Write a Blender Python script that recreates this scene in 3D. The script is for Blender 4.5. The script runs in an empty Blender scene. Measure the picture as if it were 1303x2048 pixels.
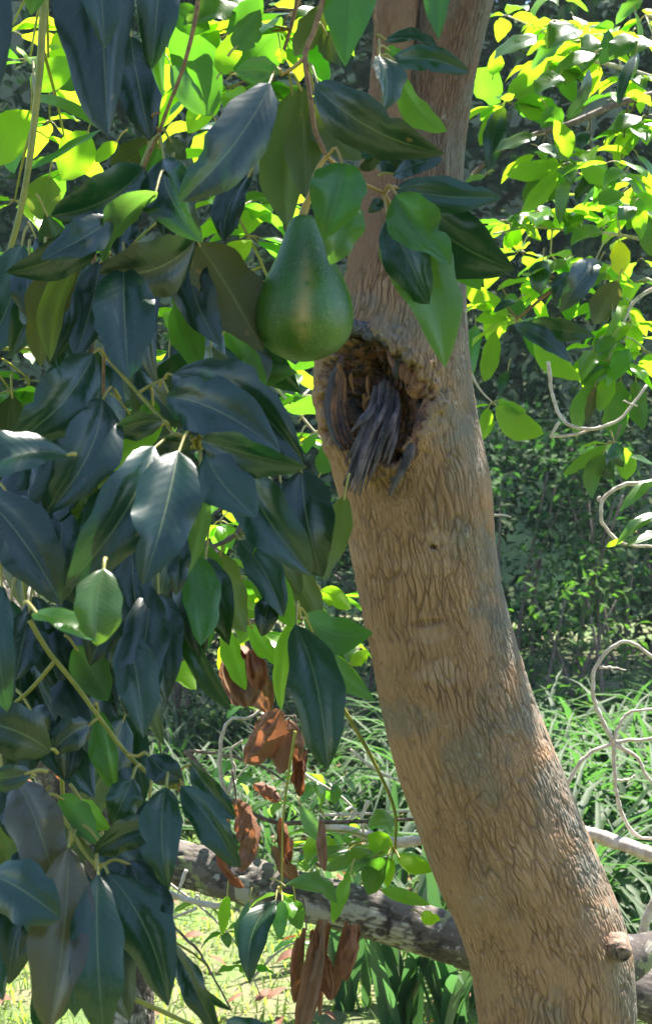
import bpy, math, random
import numpy as np
from mathutils import Vector, Matrix

random.seed(11); rng = np.random.default_rng(11)
SC = bpy.context.scene
COL = SC.collection
R = math.radians

# ------------------------------------------------------------------ camera, sky, sun, exposure
CAM_Z, F = 1.6, 2470.0                       # eye height; focal length in units of the 1303x2048 photograph's pixels
cam_data = bpy.data.cameras.new('camera'); cam = bpy.data.objects.new('camera', cam_data); COL.objects.link(cam)
cam.location = (0, 0, CAM_Z); cam.rotation_euler = (R(90), 0, 0)
cam_data.sensor_fit = 'VERTICAL'; cam_data.sensor_height = 24.0; cam_data.lens = 24.0 * F / 2048.0
cam_data.clip_start = 0.05; cam_data.clip_end = 500
cam_data.dof.use_dof = True; cam_data.dof.focus_distance = 1.85; cam_data.dof.aperture_fstop = 8.0
SC.camera = cam

SUN_EL, SUN_DIR_XY = 62.0, Vector((0.62, 0.785))       # horizontal direction towards the sun: behind the scene, to the right
az = SUN_DIR_XY.normalized()
SUN = Vector((az.x * math.cos(R(SUN_EL)), az.y * math.cos(R(SUN_EL)), math.sin(R(SUN_EL))))
world = bpy.data.worlds.new('World'); SC.world = world; world.use_nodes = True
wn = world.node_tree.nodes; wl = world.node_tree.links
sky = wn.new('ShaderNodeTexSky'); sky.sky_type = 'NISHITA'; sky.sun_disc = False
sky.ozone_density = 2.0; sky.dust_density = 0.4; sky.sun_elevation = R(SUN_EL); sky.sun_rotation = math.atan2(az.x, az.y)
wl.new(sky.outputs[0], wn['Background'].inputs[0]); wn['Background'].inputs[1].default_value = 0.1
sd = bpy.data.lights.new('sun', 'SUN'); sd.energy = 5.0; sd.angle = R(0.53); sd.color = (1.0, 0.95, 0.86)
sun = bpy.data.objects.new('sun', sd); COL.objects.link(sun); sun.location = (2, 6, 9)
sun.rotation_euler = SUN.to_track_quat('Z', 'Y').to_euler()
SC.view_settings.view_transform = 'Standard'; SC.view_settings.look = 'None'
SC.view_settings.gamma = 1.0; SC.view_settings.exposure = 2.1
SC.cycles.use_denoising = True
SC.cycles.max_bounces = 7; SC.cycles.diffuse_bounces = 4; SC.cycles.glossy_bounces = 3
SC.cycles.transmission_bounces = 6; SC.cycles.transparent_max_bounces = 4
SC.cycles.sample_clamp_indirect = 8.0
SC.cycles.caustics_reflective = False; SC.cycles.caustics_refractive = False

# ------------------------------------------------------------------ helpers
def P(px, py, d):
    """a place in the world: d metres ahead of the eye, measured off the photograph"""
    return Vector(((px - 651.5) / F * d, d, CAM_Z - (py - 1024.0) / F * d))

def tag(o, label=None, cat=None, group=None, kind=None):
    if label: o['label'] = label
    if cat: o['category'] = cat
    if group: o['group'] = group
    if kind: o['kind'] = kind
    return o

def empty(name, loc, label, cat, group=None):
    o = bpy.data.objects.new(name, None); COL.objects.link(o); o.location = loc
    o.empty_display_size = 0.05
    return tag(o, label, cat, group)

def mesh_obj(name, verts, faces, mats, parent=None, loc=None, smooth=True, uvs=None, midx=None):
    """one mesh object; verts in world space, loc = its origin"""
    loc = Vector(loc) if loc is not None else Vector((0, 0, 0))
    v = np.asarray(verts, dtype=np.float64) - np.array(loc)
    me = bpy.data.meshes.new(name)
    me.from_pydata(v.tolist(), [], faces if isinstance(faces, list) else faces.tolist())
    for m in (mats if isinstance(mats, (list, tuple)) else [mats]): me.materials.append(m)
    if uvs is not None:
        uvl = me.uv_layers.new(name='UVMap')
        li = np.empty(len(me.loops), dtype=np.int32); me.loops.foreach_get('vertex_index', li)
        uvl.data.foreach_set('uv', np.asarray(uvs, dtype=np.float32)[li].ravel())
    if midx is not None: me.polygons.foreach_set('material_index', np.asarray(midx, dtype=np.int32))
    if smooth: me.polygons.foreach_set('use_smooth', np.ones(len(me.polygons), dtype=bool))
    me.update()
    o = bpy.data.objects.new(name, me); COL.objects.link(o)
    if parent is not None:
        o.parent = parent; o.location = loc - parent_loc(parent)
    else: o.location = loc
    return o

def parent_loc(p):
    l = Vector(p.location)
    while p.parent is not None:
        p = p.parent; l += p.location
    return l

def attr(o, name, data):
    a = o.data.attributes.new(name, 'FLOAT', 'POINT'); a.data.foreach_set('value', np.asarray(data, dtype=np.float32))

def _hash(ix, iy, iz, seed=0):
    h = (ix.astype(np.int64) * 374761393 + iy.astype(np.int64) * 668265263 + iz.astype(np.int64) * 2147483647 + seed * 1274126177) & 0xffffffff
    h = ((h ^ (h >> 13)) * 1274126177) & 0xffffffff
    h = ((h ^ (h >> 16)) * 2246822519) & 0xffffffff
    return ((h ^ (h >> 15)) & 0xffffff) / float(0xffffff)

def vnoise(x, y, z=None, seed=0):
    x = np.asarray(x, float); y = np.asarray(y, float); z = np.zeros_like(x) if z is None else np.asarray(z, float)
    ix, iy, iz = np.floor(x), np.floor(y), np.floor(z)
    fx, fy, fz = x - ix, y - iy, z - iz
    fx, fy, fz = (f * f * (3 - 2 * f) for f in (fx, fy, fz))
    r = 0
    for a in (0, 1):
        for b in (0, 1):
            for c in (0, 1):
                r = r + _hash(ix + a, iy + b, iz + c, seed) * (fx if a else 1 - fx) * (fy if b else 1 - fy) * (fz if c else 1 - fz)
    return r

def fbm(x, y, z=None, seed=0, oct=4):
    r, a, t = 0, 1.0, 0
    z = np.zeros_like(np.asarray(x, float)) if z is None else z
    for k in range(oct):
        r = r + a * vnoise(x * 2 ** k, y * 2 ** k, z * 2 ** k, seed + k); t += a; a *= 0.5
    return r / t

def voronoi_edge(x, y, seed=0):
    ix, iy = np.floor(x), np.floor(y)
    f1 = np.full(x.shape, 9.0); f2 = np.full(x.shape, 9.0); cid = np.zeros(x.shape)
    for a in (-1, 0, 1):
        for b in (-1, 0, 1):
            cx, cy = ix + a, iy + b
            jx = cx + 0.1 + 0.8 * _hash(cx, cy, cx * 0, seed); jy = cy + 0.05 + 0.9 * _hash(cx, cy, cx * 0 + 1, seed)
            d = np.hypot(x - jx, y - jy); h = _hash(cx, cy, cx * 0 + 2, seed)
            closer = d < f1
            f2 = np.where(closer, f1, np.minimum(f2, d)); cid = np.where(closer, h, cid); f1 = np.where(closer, d, f1)
    return f2 - f1, cid

def smooth01(x, a, b):
    t = np.clip((x - a) / (b - a), 0, 1); return t * t * (3 - 2 * t)

def catmull(pts, n):
    pts = [np.array(p, float) for p in pts]
    ext = [2 * pts[0] - pts[1]] + pts + [2 * pts[-1] - pts[-2]]
    out = []
    m = len(pts) - 1
    for k in range(n + 1):
        s = k / n * m; i = min(int(s), m - 1); t = s - i
        p0, p1, p2, p3 = ext[i], ext[i + 1], ext[i + 2], ext[i + 3]
        out.append(0.5 * ((2 * p1) + (-p0 + p2) * t + (2 * p0 - 5 * p1 + 4 * p2 - p3) * t * t + (-p0 + 3 * p1 - 3 * p2 + p3) * t ** 3))
    return np.array(out)

def frames(c, ref=None):
    """side and normal of a swept curve"""
    T = np.gradient(c, axis=0); T /= np.linalg.norm(T, axis=1)[:, None] + 1e-12
    ref = np.array((0, -1, 0.0)) if ref is None else np.array(ref, float)
    S = np.cross(T, ref); S /= np.linalg.norm(S, axis=1)[:, None] + 1e-9
    N = np.cross(S, T)
    return T, S, N

def tube_data(pts, radii, nu=6, nl=None, flat=1.0, lump=0.0, lump_scale=20, seed=0, ref=None, groove=0.0, cap=True, kink=0.0):
    nl = nl or max(4, 4 * (len(pts) - 1))
    c = catmull(pts, nl)
    if kink:
        q_ = np.arange(nl + 1) * .42 + seed; c = c + kink * np.stack([vnoise(q_, q_ * 0 + 1.5, None, seed) - .5, vnoise(q_, q_ * 0 + 5.5, None, seed) - .5, vnoise(q_, q_ * 0 + 9.5, None, seed) - .5], -1) * 2
    rr = catmull([(r, 0, 0) for r in radii], nl)[:, 0]
    T, S, N = frames(c, ref)
    ang = np.arange(nu) / nu * 2 * math.pi
    A, L = np.meshgrid(ang, np.arange(nl + 1))
    rad = rr[L]
    if lump:
        cx, sx = np.cos(A), np.sin(A)
        rad = rad * (1 + lump * 2 * (fbm(cx * 1.2 + L / nl * lump_scale, sx * 1.2 + 7, L / nl * 3, seed) - 0.5))
    if groove: rad = rad * (1 + groove * 2 * (fbm(A * 4.5, L / nl * 3.0, None, seed + 5, 3) - 0.5))
    v = c[L] + S[L] * (np.cos(A) * rad)[..., None] + N[L] * (np.sin(A) * rad * flat)[..., None]
    v = v.reshape(-1, 3); f = []
    for l in range(nl):
        for a in range(nu):
            b = (a + 1) % nu; f.append((l * nu + a, l * nu + b, (l + 1) * nu + b, (l + 1) * nu + a))
    if cap:
        v = np.vstack([v, c[0], c[-1]]); i0, i1 = len(v) - 2, len(v) - 1
        for a in range(nu):
            b = (a + 1) % nu; f.append((i0, b, a)); f.append((i1, nl * nu + a, nl * nu + b))
    return v, f

def tube(name, pts, radii, mat, parent=None, **kw):
    v, f = tube_data(pts, radii, **kw)
    return mesh_obj(name, v, f, mat, parent, loc=pts[0])

# ------------------------------------------------------------------ materials
class NT:
    def __init__(s, name):
        s.m = bpy.data.materials.new(name); s.m.use_nodes = True; s.t = s.m.node_tree; s.n = s.t.nodes; s.l = s.t.links
        s.bsdf = s.n['Principled BSDF']; s.out = s.n['Material Output']
    def node(s, t, **kw):
        n = s.n.new(t)
        for k, v in kw.items(): setattr(n, k, v)
        return n
    def link(s, a, b): s.l.new(a, b)
    def val(s, sock, v):
        if isinstance(v, (int, float, tuple, list)): sock.default_value = v
        else: s.link(v, sock)
    def math(s, op, a, b=0.0, clamp=False):
        n = s.node('ShaderNodeMath', operation=op); n.use_clamp = clamp; s.val(n.inputs[0], a); s.val(n.inputs[1], b); return n.outputs[0]
    def mix(s, f, a, b, mode='MIX'):
        n = s.node('ShaderNodeMixRGB', blend_type=mode); s.val(n.inputs[0], f)
        s.val(n.inputs[1], a + (1,) if isinstance(a, tuple) and len(a) == 3 else a); s.val(n.inputs[2], b + (1,) if isinstance(b, tuple) and len(b) == 3 else b)
        return n.outputs[0]
    def step(s, x, a, b):
        n = s.node('ShaderNodeMapRange', interpolation_type='SMOOTHSTEP'); s.val(n.inputs[0], x); n.inputs[1].default_value = a; n.inputs[2].default_value = b; return n.outputs[0]
    def noise(s, scale, detail=4, vec=None, rough=0.55, dist=0.0):
        n = s.node('ShaderNodeTexNoise'); n.inputs['Scale'].default_value = scale; n.inputs['Detail'].default_value = detail
        n.inputs['Roughness'].default_value = rough; n.inputs['Distortion'].default_value = dist
        s.link(vec if vec is not None else s.coord('Object'), n.inputs['Vector']); return n.outputs['Fac']
    def coord(s, w):
        return s.node('ShaderNodeTexCoord').outputs[w]
    def attr(s, name):
        return s.node('ShaderNodeAttribute', attribute_name=name).outputs['Fac']
    def bump(s, h, strength=0.4, dist=0.002):
        n = s.node('ShaderNodeBump'); n.inputs['Strength'].default_value = strength; n.inputs['Distance'].default_value = dist
        s.link(h, n.inputs['Height']); s.link(n.outputs[0], s.bsdf.inputs['Normal']); return n.outputs[0]
    def set(s, **kw):
        for k, v in kw.items(): s.val(s.bsdf.inputs[k.replace('_', ' ')], v + (1,) if isinstance(v, tuple) and len(v) == 3 else v)
        return s.m

def leaf_material(name, rough=0.27, trans=0.36, veins=True, under_mix=0.5, spec=0.7, tmul=(4.5, 4.8, 1.2)):
    """colour comes from each leaf's own colour; the underside is paler and duller; light shines through"""
    k = NT(name)
    info = k.node('ShaderNodeObjectInfo'); base = info.outputs['Color']; rnd = info.outputs['Random']
    geo = k.node('ShaderNodeNewGeometry'); back = geo.outputs['Backfacing']
    blot = k.noise(28, 3)
    wn_ = k.noise(9, 3)
    col = k.mix(k.math('MULTIPLY', blot, 0.5), base, k.mix(1.0, base, (0.55, 0.6, 0.5), 'MULTIPLY'))
    col = k.mix(k.math('MULTIPLY', k.step(wn_, 0.62, 0.8), 0.35), col, (0.11, 0.13, 0.03))
    under = k.mix(under_mix, col, (0.105, 0.125, 0.058))
    c = k.mix(back, col, under)
    bumph = k.math('MULTIPLY', k.noise(120, 2), 0.25)
    if veins:
        uv = k.node('ShaderNodeSeparateXYZ'); k.link(k.coord('UV'), uv.inputs[0])
        du = k.math('ABSOLUTE', k.math('SUBTRACT', uv.outputs[0], 0.5))
        mid = k.math('SUBTRACT', 1.0, k.step(du, 0.006, 0.022))
        w = k.math('SINE', k.math('MULTIPLY', k.math('SUBTRACT', uv.outputs[1], k.math('MULTIPLY', du, 0.42)), 78.0))
        side = k.step(w, 0.93, 1.0)
        c = k.mix(k.math('MULTIPLY', side, 0.09), c, (0.17, 0.22, 0.06))
        c = k.mix(k.math('MULTIPLY', mid, 0.5), c, (0.20, 0.24, 0.10))
        bumph = k.math('ADD', bumph, k.math('MULTIPLY', k.math('ADD', k.math('MULTIPLY', w, 0.35), k.math('MULTIPLY', mid, -1.5)), 0.6))
    # dead spots and browned edges
    spot = k.math('MULTIPLY', k.step(k.noise(46, 1), 0.74, 0.77), k.step(rnd, 0.35, 0.4))
    c = k.mix(k.math('MULTIPLY', spot, 0.75), c, (0.22, 0.13, 0.05))
    b = k.bump(bumph, 0.14, 0.0010)
    r = k.math('ADD', k.math('MULTIPLY', back, 0.25), k.math('ADD', rough - 0.05, k.math('MULTIPLY', blot, 0.14)))
    k.set(Base_Color=c, Roughness=r)
    k.link(k.math('SUBTRACT', spec, k.math('MULTIPLY', back, spec * .6)), k.bsdf.inputs['Specular IOR Level'])
    tr = k.node('ShaderNodeBsdfTranslucent')
    tc = k.mix(1.0, k.mix(1.0, col, tmul, 'MULTIPLY'), (0.012, 0.035, 0.0), 'ADD')
    k.link(tc, tr.inputs['Color']); k.link(b, tr.inputs['Normal'])
    ms = k.node('ShaderNodeMixShader')
    sepc = k.node('ShaderNodeSeparateColor'); k.link(base, sepc.inputs[0])
    k.link(k.math('MULTIPLY', k.math('ADD', 0.38, k.math('MULTIPLY', k.step(sepc.outputs[1], 0.03, 0.12), 1.15)), trans), ms.inputs[0])
    k.link(k.bsdf.outputs[0], ms.inputs[1]); k.link(tr.outputs[0], ms.inputs[2]); k.link(ms.outputs[0], k.out.inputs[0])
    return k.m

M = {}
M['leaf'] = leaf_material('leaf_surface')
M['fine'] = leaf_material('fine_leaf_surface', rough=0.32, trans=0.36, veins=False, spec=.8)
M['grass'] = leaf_material('grass_blade_surface', rough=0.34, trans=0.30, veins=False, spec=.9, tmul=(4.6, 4.0, 1.7))
M['shade'] = leaf_material('wood_leaf_surface', rough=0.5, trans=0.14, veins=False, spec=.05)
def dry_material():
    k = NT('dry_leaf_surface'); n = k.noise(30, 4); n2 = k.noise(7, 2)
    c = k.mix(n, (0.16, 0.06, 0.030), (0.30, 0.14, 0.07)); c = k.mix(k.math('MULTIPLY', k.step(n2, 0.5, 0.75), .6), c, (0.26, 0.075, 0.03))
    c = k.mix(k.math('MULTIPLY', k.step(k.node('ShaderNodeObjectInfo').outputs['Random'], .3, .9), .65), c, k.mix(n, (0.16, 0.10, 0.065), (0.30, 0.21, 0.14)))
    k.bump(k.math('ADD', k.noise(90, 3), k.noise(300, 2)), 0.7, 0.002); k.set(Base_Color=c, Roughness=0.6)
    tr = k.node('ShaderNodeBsdfTranslucent'); k.link(k.mix(1.0, c, (1.6, 1.1, 0.8), 'MULTIPLY'), tr.inputs['Color'])
    ms = k.node('ShaderNodeMixShader'); ms.inputs[0].default_value = 0.3
    k.link(k.bsdf.outputs[0], ms.inputs[1]); k.link(tr.outputs[0], ms.inputs[2]); k.link(ms.outputs[0], k.out.inputs[0]); return k.m
M['dry'] = dry_material()
def twig_material(name, a, b, scale=60, rough=0.6):
    k = NT(name); n = k.noise(scale, 4); k.bump(k.noise(scale * 3, 3), 0.5, 0.002)
    return k.set(Base_Color=k.mix(k.step(n, 0.35, 0.65), a, b), Roughness=rough)
M['stem_green'] = twig_material('green_stem', (0.19, 0.20, 0.02), (0.29, 0.26, 0.04), 40, 0.45)
M['petiole'] = twig_material('petiole_skin', (0.28, 0.27, 0.06), (0.38, 0.30, 0.08), 40, 0.5)
M['petiole_orange'] = twig_material('petiole_orange_skin', (0.34, 0.20, 0.05), (0.42, 0.27, 0.07), 40, 0.5)
M['twig_brown'] = twig_material('brown_twig_bark', (0.17, 0.085, 0.035), (0.30, 0.16, 0.06), 120, 0.7)
M['twig_pale'] = twig_material('pale_dead_twig_bark', (0.42, 0.34, 0.28), (0.58, 0.50, 0.44), 60, 0.8)
M['twig_dark'] = twig_material('dark_twig_bark', (0.10, 0.065, 0.05), (0.20, 0.15, 0.12), 80, 0.8)

def bark_material():
    k = NT('avocado_bark')
    crack = k.attr('crack'); tone = k.attr('tone'); wound = k.attr('wound'); lich = k.attr('lichen'); pale = k.attr('pale'); up = k.attr('upper')
    n1 = k.noise(14, 5); n2 = k.noise(55, 4)
    c = k.mix(tone, (0.285, 0.150, 0.072), (0.41, 0.234, 0.122))
    c = k.mix(k.math('MULTIPLY', k.step(n1, 0.4, 0.75), 0.45), c, (0.25, 0.145, 0.07))
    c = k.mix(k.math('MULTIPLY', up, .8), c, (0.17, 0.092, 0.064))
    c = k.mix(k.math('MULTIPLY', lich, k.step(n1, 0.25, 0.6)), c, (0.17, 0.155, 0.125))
    c = k.mix(k.math('MULTIPLY', lich, k.step(n2, 0.60, 0.72)), c, (0.33, 0.34, 0.26))
    c = k.mix(k.math('MULTIPLY', k.step(n2, 0.62, 0.76), 0.4), c, (0.45, 0.34, 0.26))
    c = k.mix(pale, c, (0.42, 0.28, 0.19))
    c = k.mix(k.math('MULTIPLY', crack, 0.62), c, (0.10, 0.052, 0.026))
    w1 = k.noise(40, 6, dist=1.2); w2 = k.noise(22, 4, dist=0.6)
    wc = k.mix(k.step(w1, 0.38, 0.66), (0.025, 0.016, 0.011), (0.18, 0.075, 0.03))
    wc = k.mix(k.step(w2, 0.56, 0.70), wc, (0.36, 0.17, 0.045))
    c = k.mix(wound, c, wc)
    h = k.math('ADD', k.noise(160, 4), k.math('MULTIPLY', k.noise(420, 2), 0.5))
    k.bump(h, 0.55, 0.0016)
    return k.set(Base_Color=c, Roughness=k.math('SUBTRACT', 0.9, k.math('MULTIPLY', wound, 0.25)))
M['bark'] = bark_material()
def lichen_bark():
    k = NT('lichen_bark')
    crack = k.attr('crack'); tone = k.attr('tone')
    n1 = k.noise(9, 5, dist=0.5); n2 = k.noise(16, 4); n3 = k.noise(60, 4)
    c = k.mix(tone, (0.075, 0.06, 0.052), (0.14, 0.115, 0.10))
    c = k.mix(k.step(n1, 0.53, 0.57), c, (0.36, 0.33, 0.27))
    c = k.mix(k.step(n2, 0.60, 0.64), c, (0.19, 0.20, 0.10))
    c = k.mix(k.step(n2, 0.36, 0.39), (0.05, 0.04, 0.04), c)
    c = k.mix(k.math('MULTIPLY', k.step(n3, 0.60, 0.7), 0.6), c, (0.50, 0.48, 0.42))
    c = k.mix(k.math('MULTIPLY', crack, 0.8), c, (0.035, 0.025, 0.02))
    k.bump(k.noise(140, 4), 0.5, 0.002)
    return k.set(Base_Color=c, Roughness=0.9)
M['lichen_bark'] = lichen_bark()
def wood_material(name, a, b, c3, sc=(60, 60, 10)):
    k = NT(name); mp = k.node('ShaderNodeMapping'); k.link(k.coord('Object'), mp.inputs[0]); mp.inputs['Scale'].default_value = sc
    n = k.noise(1.0, 5, mp.outputs[0], 0.6, 0.4); n2 = k.noise(25, 3)
    c = k.mix(k.step(n, 0.35, 0.65), a, b); c = k.mix(k.step(n2, 0.55, 0.7), c, c3)
    k.bump(n, 0.8, 0.004); return k.set(Base_Color=c, Roughness=0.8)
M['grey_wood'] = wood_material('weathered_grey_wood', (0.035, 0.026, 0.027), (0.165, 0.125, 0.13), (0.12, 0.06, 0.042))
M['red_wood'] = wood_material('rotten_red_wood', (0.05, 0.024, 0.016), (0.26, 0.11, 0.055), (0.30, 0.15, 0.06), (80, 80, 40))
M['ochre_wood'] = wood_material('ochre_rotten_wood', (0.09, 0.04, 0.018), (0.34, 0.17, 0.05), (0.22, 0.10, 0.04), (70, 70, 40))
M['dark_wood'] = wood_material('blackened_wood', (0.03, 0.025, 0.025), (0.10, 0.085, 0.085), (0.05, 0.04, 0.04))
M['bark_lip'] = wood_material('grey_blue_callus_bark', (0.022, 0.019, 0.021), (0.115, 0.11, 0.12), (0.05, 0.04, 0.04), (70, 70, 70))
def fruit_material():
    k = NT('avocado_skin'); n = k.noise(160, 3); n1 = k.noise(18, 4); n2 = k.noise(500, 2); scar = k.attr('scar')
    c = k.mix(k.step(n1, 0.3, 0.7), (0.022, 0.080, 0.005), (0.042, 0.125, 0.008))
    c = k.mix(k.math('MULTIPLY', k.step(k.noise(330, 2), 0.60, 0.70), 0.55), c, (0.17, 0.25, 0.06))
    c = k.mix(k.math('MULTIPLY', scar, k.step(k.noise(70, 4), 0.2, 0.55)), c, (0.34, 0.25, 0.09))
    k.bump(k.math('ADD', k.noise(210, 2), n2), 0.5, 0.0014)
    m = k.set(Base_Color=c, Roughness=0.28); k.bsdf.inputs['Specular IOR Level'].default_value = 0.55; return m
M['fruit'] = fruit_material()
def ground_material():
    k = NT('grassy_soil'); n = k.noise(0.9, 6); n2 = k.noise(7, 5)
    c = k.mix(k.step(n, 0.4, 0.6), (0.075, 0.125, 0.03), (0.16, 0.14, 0.075)); c = k.mix(k.step(n2, 0.45, 0.7), c, (0.12, 0.18, 0.05))
    k.bump(k.noise(20, 5), 0.6, 0.03); return k.set(Base_Color=c, Roughness=0.95)
M['ground'] = ground_material()
def backing_slope_material():
    k = NT('dark_backing'); n = k.noise(1.5, 6)
    k.bsdf.inputs['Specular IOR Level'].default_value = 0.0
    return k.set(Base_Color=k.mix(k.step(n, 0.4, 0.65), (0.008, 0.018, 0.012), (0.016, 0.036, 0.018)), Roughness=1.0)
M['backing_slope'] = backing_slope_material()

# ------------------------------------------------------------------ ground and sky-blocking backing
def ground():
    xs = np.concatenate([np.linspace(-68, -6, 14), np.linspace(-5, 5, 60), np.linspace(6, 68, 14)])
    ys = np.concatenate([np.linspace(-68, -1, 14), np.linspace(0, 12, 70), np.linspace(13, 68, 14)])
    X, Y = np.meshgrid(xs, ys)
    near = np.exp(-((X / 9) ** 2 + ((Y - 5) / 10) ** 2))
    Z = (fbm(X * 0.9 + 50, Y * 0.9 + 50, None, 3) - 0.5) * 0.16 * near
    v = np.stack([X, Y, Z], -1).reshape(-1, 3); nx = len(xs); f = []
    for j in range(len(ys) - 1):
        for i in range(nx - 1): f.append((j * nx + i, j * nx + i + 1, (j + 1) * nx + i + 1, (j + 1) * nx + i))
    o = mesh_obj('ground', v, f, M['ground']); tag(o, kind='structure')
    X, Y = np.meshgrid(np.linspace(-60, 60, 60), np.linspace(17, 60, 24))
    Z = -0.4 + 16 * smooth01(Y, 17, 34) + (fbm(X * 0.3 + 9, Y * 0.3 + 9, None, 5) - 0.5) * 3
    v = np.stack([X, Y, Z], -1).reshape(-1, 3); f = []
    for j in range(23):
        for i in range(59): f.append((j * 60 + i, j * 60 + i + 1, (j + 1) * 60 + i + 1, (j + 1) * 60 + i))
    tag(mesh_obj('backing_slope', v, f, M['backing_slope']), kind='structure')  # dark slope added behind the wood to block bright sky in its gaps
ground()

# ------------------------------------------------------------------ main avocado tree
D0 = 2.10
def trunk_surface(name, spine, dep, nu, nl, mat, parent, loc, seed, cell=(0.0088, 0.056), amp=0.0030, sculpt=None, full=True):
    """spine: list of (left_px, right_px, y_px); builds a tube whose outline follows it at depth dep, with fissured bark in relief"""
    cs = catmull([P((l + r) / 2, y, dep(y)) for l, r, y in spine], nl)
    rs = catmull([((r - l) / 2 / F * dep(y), 0, 0) for l, r, y in spine], nl)[:, 0]
    T, S, N = frames(cs)                              # N points to the camera
    nf = int(nu * .76); ang = np.concatenate([np.linspace(0, math.pi, nf, endpoint=False), np.linspace(math.pi, 2 * math.pi, nu - nf, endpoint=False)])   # finer where it faces the open side
    A, L = np.meshgrid(ang, np.arange(nl + 1))
    seg = np.concatenate([[0], np.cumsum(np.linalg.norm(np.diff(cs, axis=0), axis=1))])
    u = A * rs.mean(); v = seg[L]
    rad = rs[L] * (1 + 0.05 * (fbm(np.cos(A) * 1.6 + 3, np.sin(A) * 1.6 + 3, v * 5, seed) - 0.5))
    wu = u + 0.008 * (vnoise(u * 20, v * 24, None, seed + 1) - 0.5) + 0.0040 * (vnoise(u * 50, v * 62, None, seed + 2) - 0.5)
    wv = v + 0.045 * (vnoise(u * 70, v * 9, None, seed + 3) - 0.5)
    big = smooth01(vnoise(u * 10, v * 7, None, seed + 12) + 0.25 * (vnoise(u * 60, v * 40, None, seed + 13) - .5), 0.35, 0.65)      # plates wider in places
    e3, _ = voronoi_edge(wu / (cell[0] * 1.7) + 7, wv / (cell[1] * 1.5) + 3, seed + 14)
    e1, cid = voronoi_edge(wu / cell[0], wv / cell[1], seed + 4); e2, cid2 = voronoi_edge(wu / (cell[0] * 0.62) + 31, wv / (cell[1] * 0.45) + 17, seed + 6)
    keep = 0.28 + 0.72 * smooth01(0.65 * vnoise(u * 34, v * 14, None, seed + 8) + 0.35 * vnoise(u * 120, v * 60, None, seed + 9), 0.25, 0.62)
    crack = np.maximum(np.maximum((1 - smooth01(e1, 0.0, 0.24)) * (1 - 0.35 * big), (1 - smooth01(e3, 0.0, 0.15)) * (0.45 + 0.55 * big)) * keep, (1 - smooth01(e2, 0.0, 0.20)) * 0.42 * smooth01(vnoise(u * 25, v * 10, None, seed + 7), 0.3, 0.6))
    fine = 0.5 * (1 - smooth01(e2, 0.0, 0.3)); cid = 0.5 + 0.30 * (cid - 0.5)
    h = amp * (-1.3 * crack - 0.35 * fine + 0.8 * (cid - 0.5) + 0.7 * (fbm(u * 90, v * 40, None, seed + 9) - 0.5))
    pos = cs[L] + S[L] * (np.cos(A) * (rad + h))[..., None] + N[L] * (np.sin(A) * (rad + h))[..., None]
    out = S[L] * np.cos(A)[..., None] + N[L] * np.sin(A)[..., None]
    extra = {'crack': np.clip(crack + fine * 0.35, 0, 1), 'tone': np.clip(0.5 + 0.6 * (cid - 0.5) + 1.0 * (fbm(u * 12, v * 7, None, seed + 10) - 0.5), 0, 1)}
    px = 651.5 + pos[..., 0] / pos[..., 1] * F; py = 1024 - (pos[..., 2] - CAM_Z) / pos[..., 1] * F
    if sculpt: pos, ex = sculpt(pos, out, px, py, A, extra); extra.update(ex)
    vv = pos.reshape(-1, 3)
    i = np.arange(nl)[:, None] * nu; a = np.arange(nu)[None, :]; b = (a + 1) % nu
    f = np.stack([i + a, i + b, i + nu + b, i + nu + a], -1).reshape(-1, 4)
    o = mesh_obj(name, vv, f, mat, parent, loc=loc)
    for k_, d_ in extra.items(): attr(o, k_, d_.ravel())
    return o

def poly_dist(px, py, poly):
    """signed distance, positive inside"""
    n = len(poly); d = np.full(px.shape, 1e9); ins = np.zeros(px.shape, bool)
    for k in range(n):
        x0, y0 = poly[k]; x1, y1 = poly[(k + 1) % n]
        t = np.clip(((px - x0) * (x1 - x0) + (py - y0) * (y1 - y0)) / ((x1 - x0) ** 2 + (y1 - y0) ** 2), 0, 1)
        d = np.minimum(d, np.hypot(px - x0 - t * (x1 - x0), py - y0 - t * (y1 - y0)))
        c = ((y0 > py) != (y1 > py)) & (px < (x1 - x0) * (py - y0) / (y1 - y0 + 1e-9) + x0); ins ^= c
    return np.where(ins, d, -d)

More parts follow.
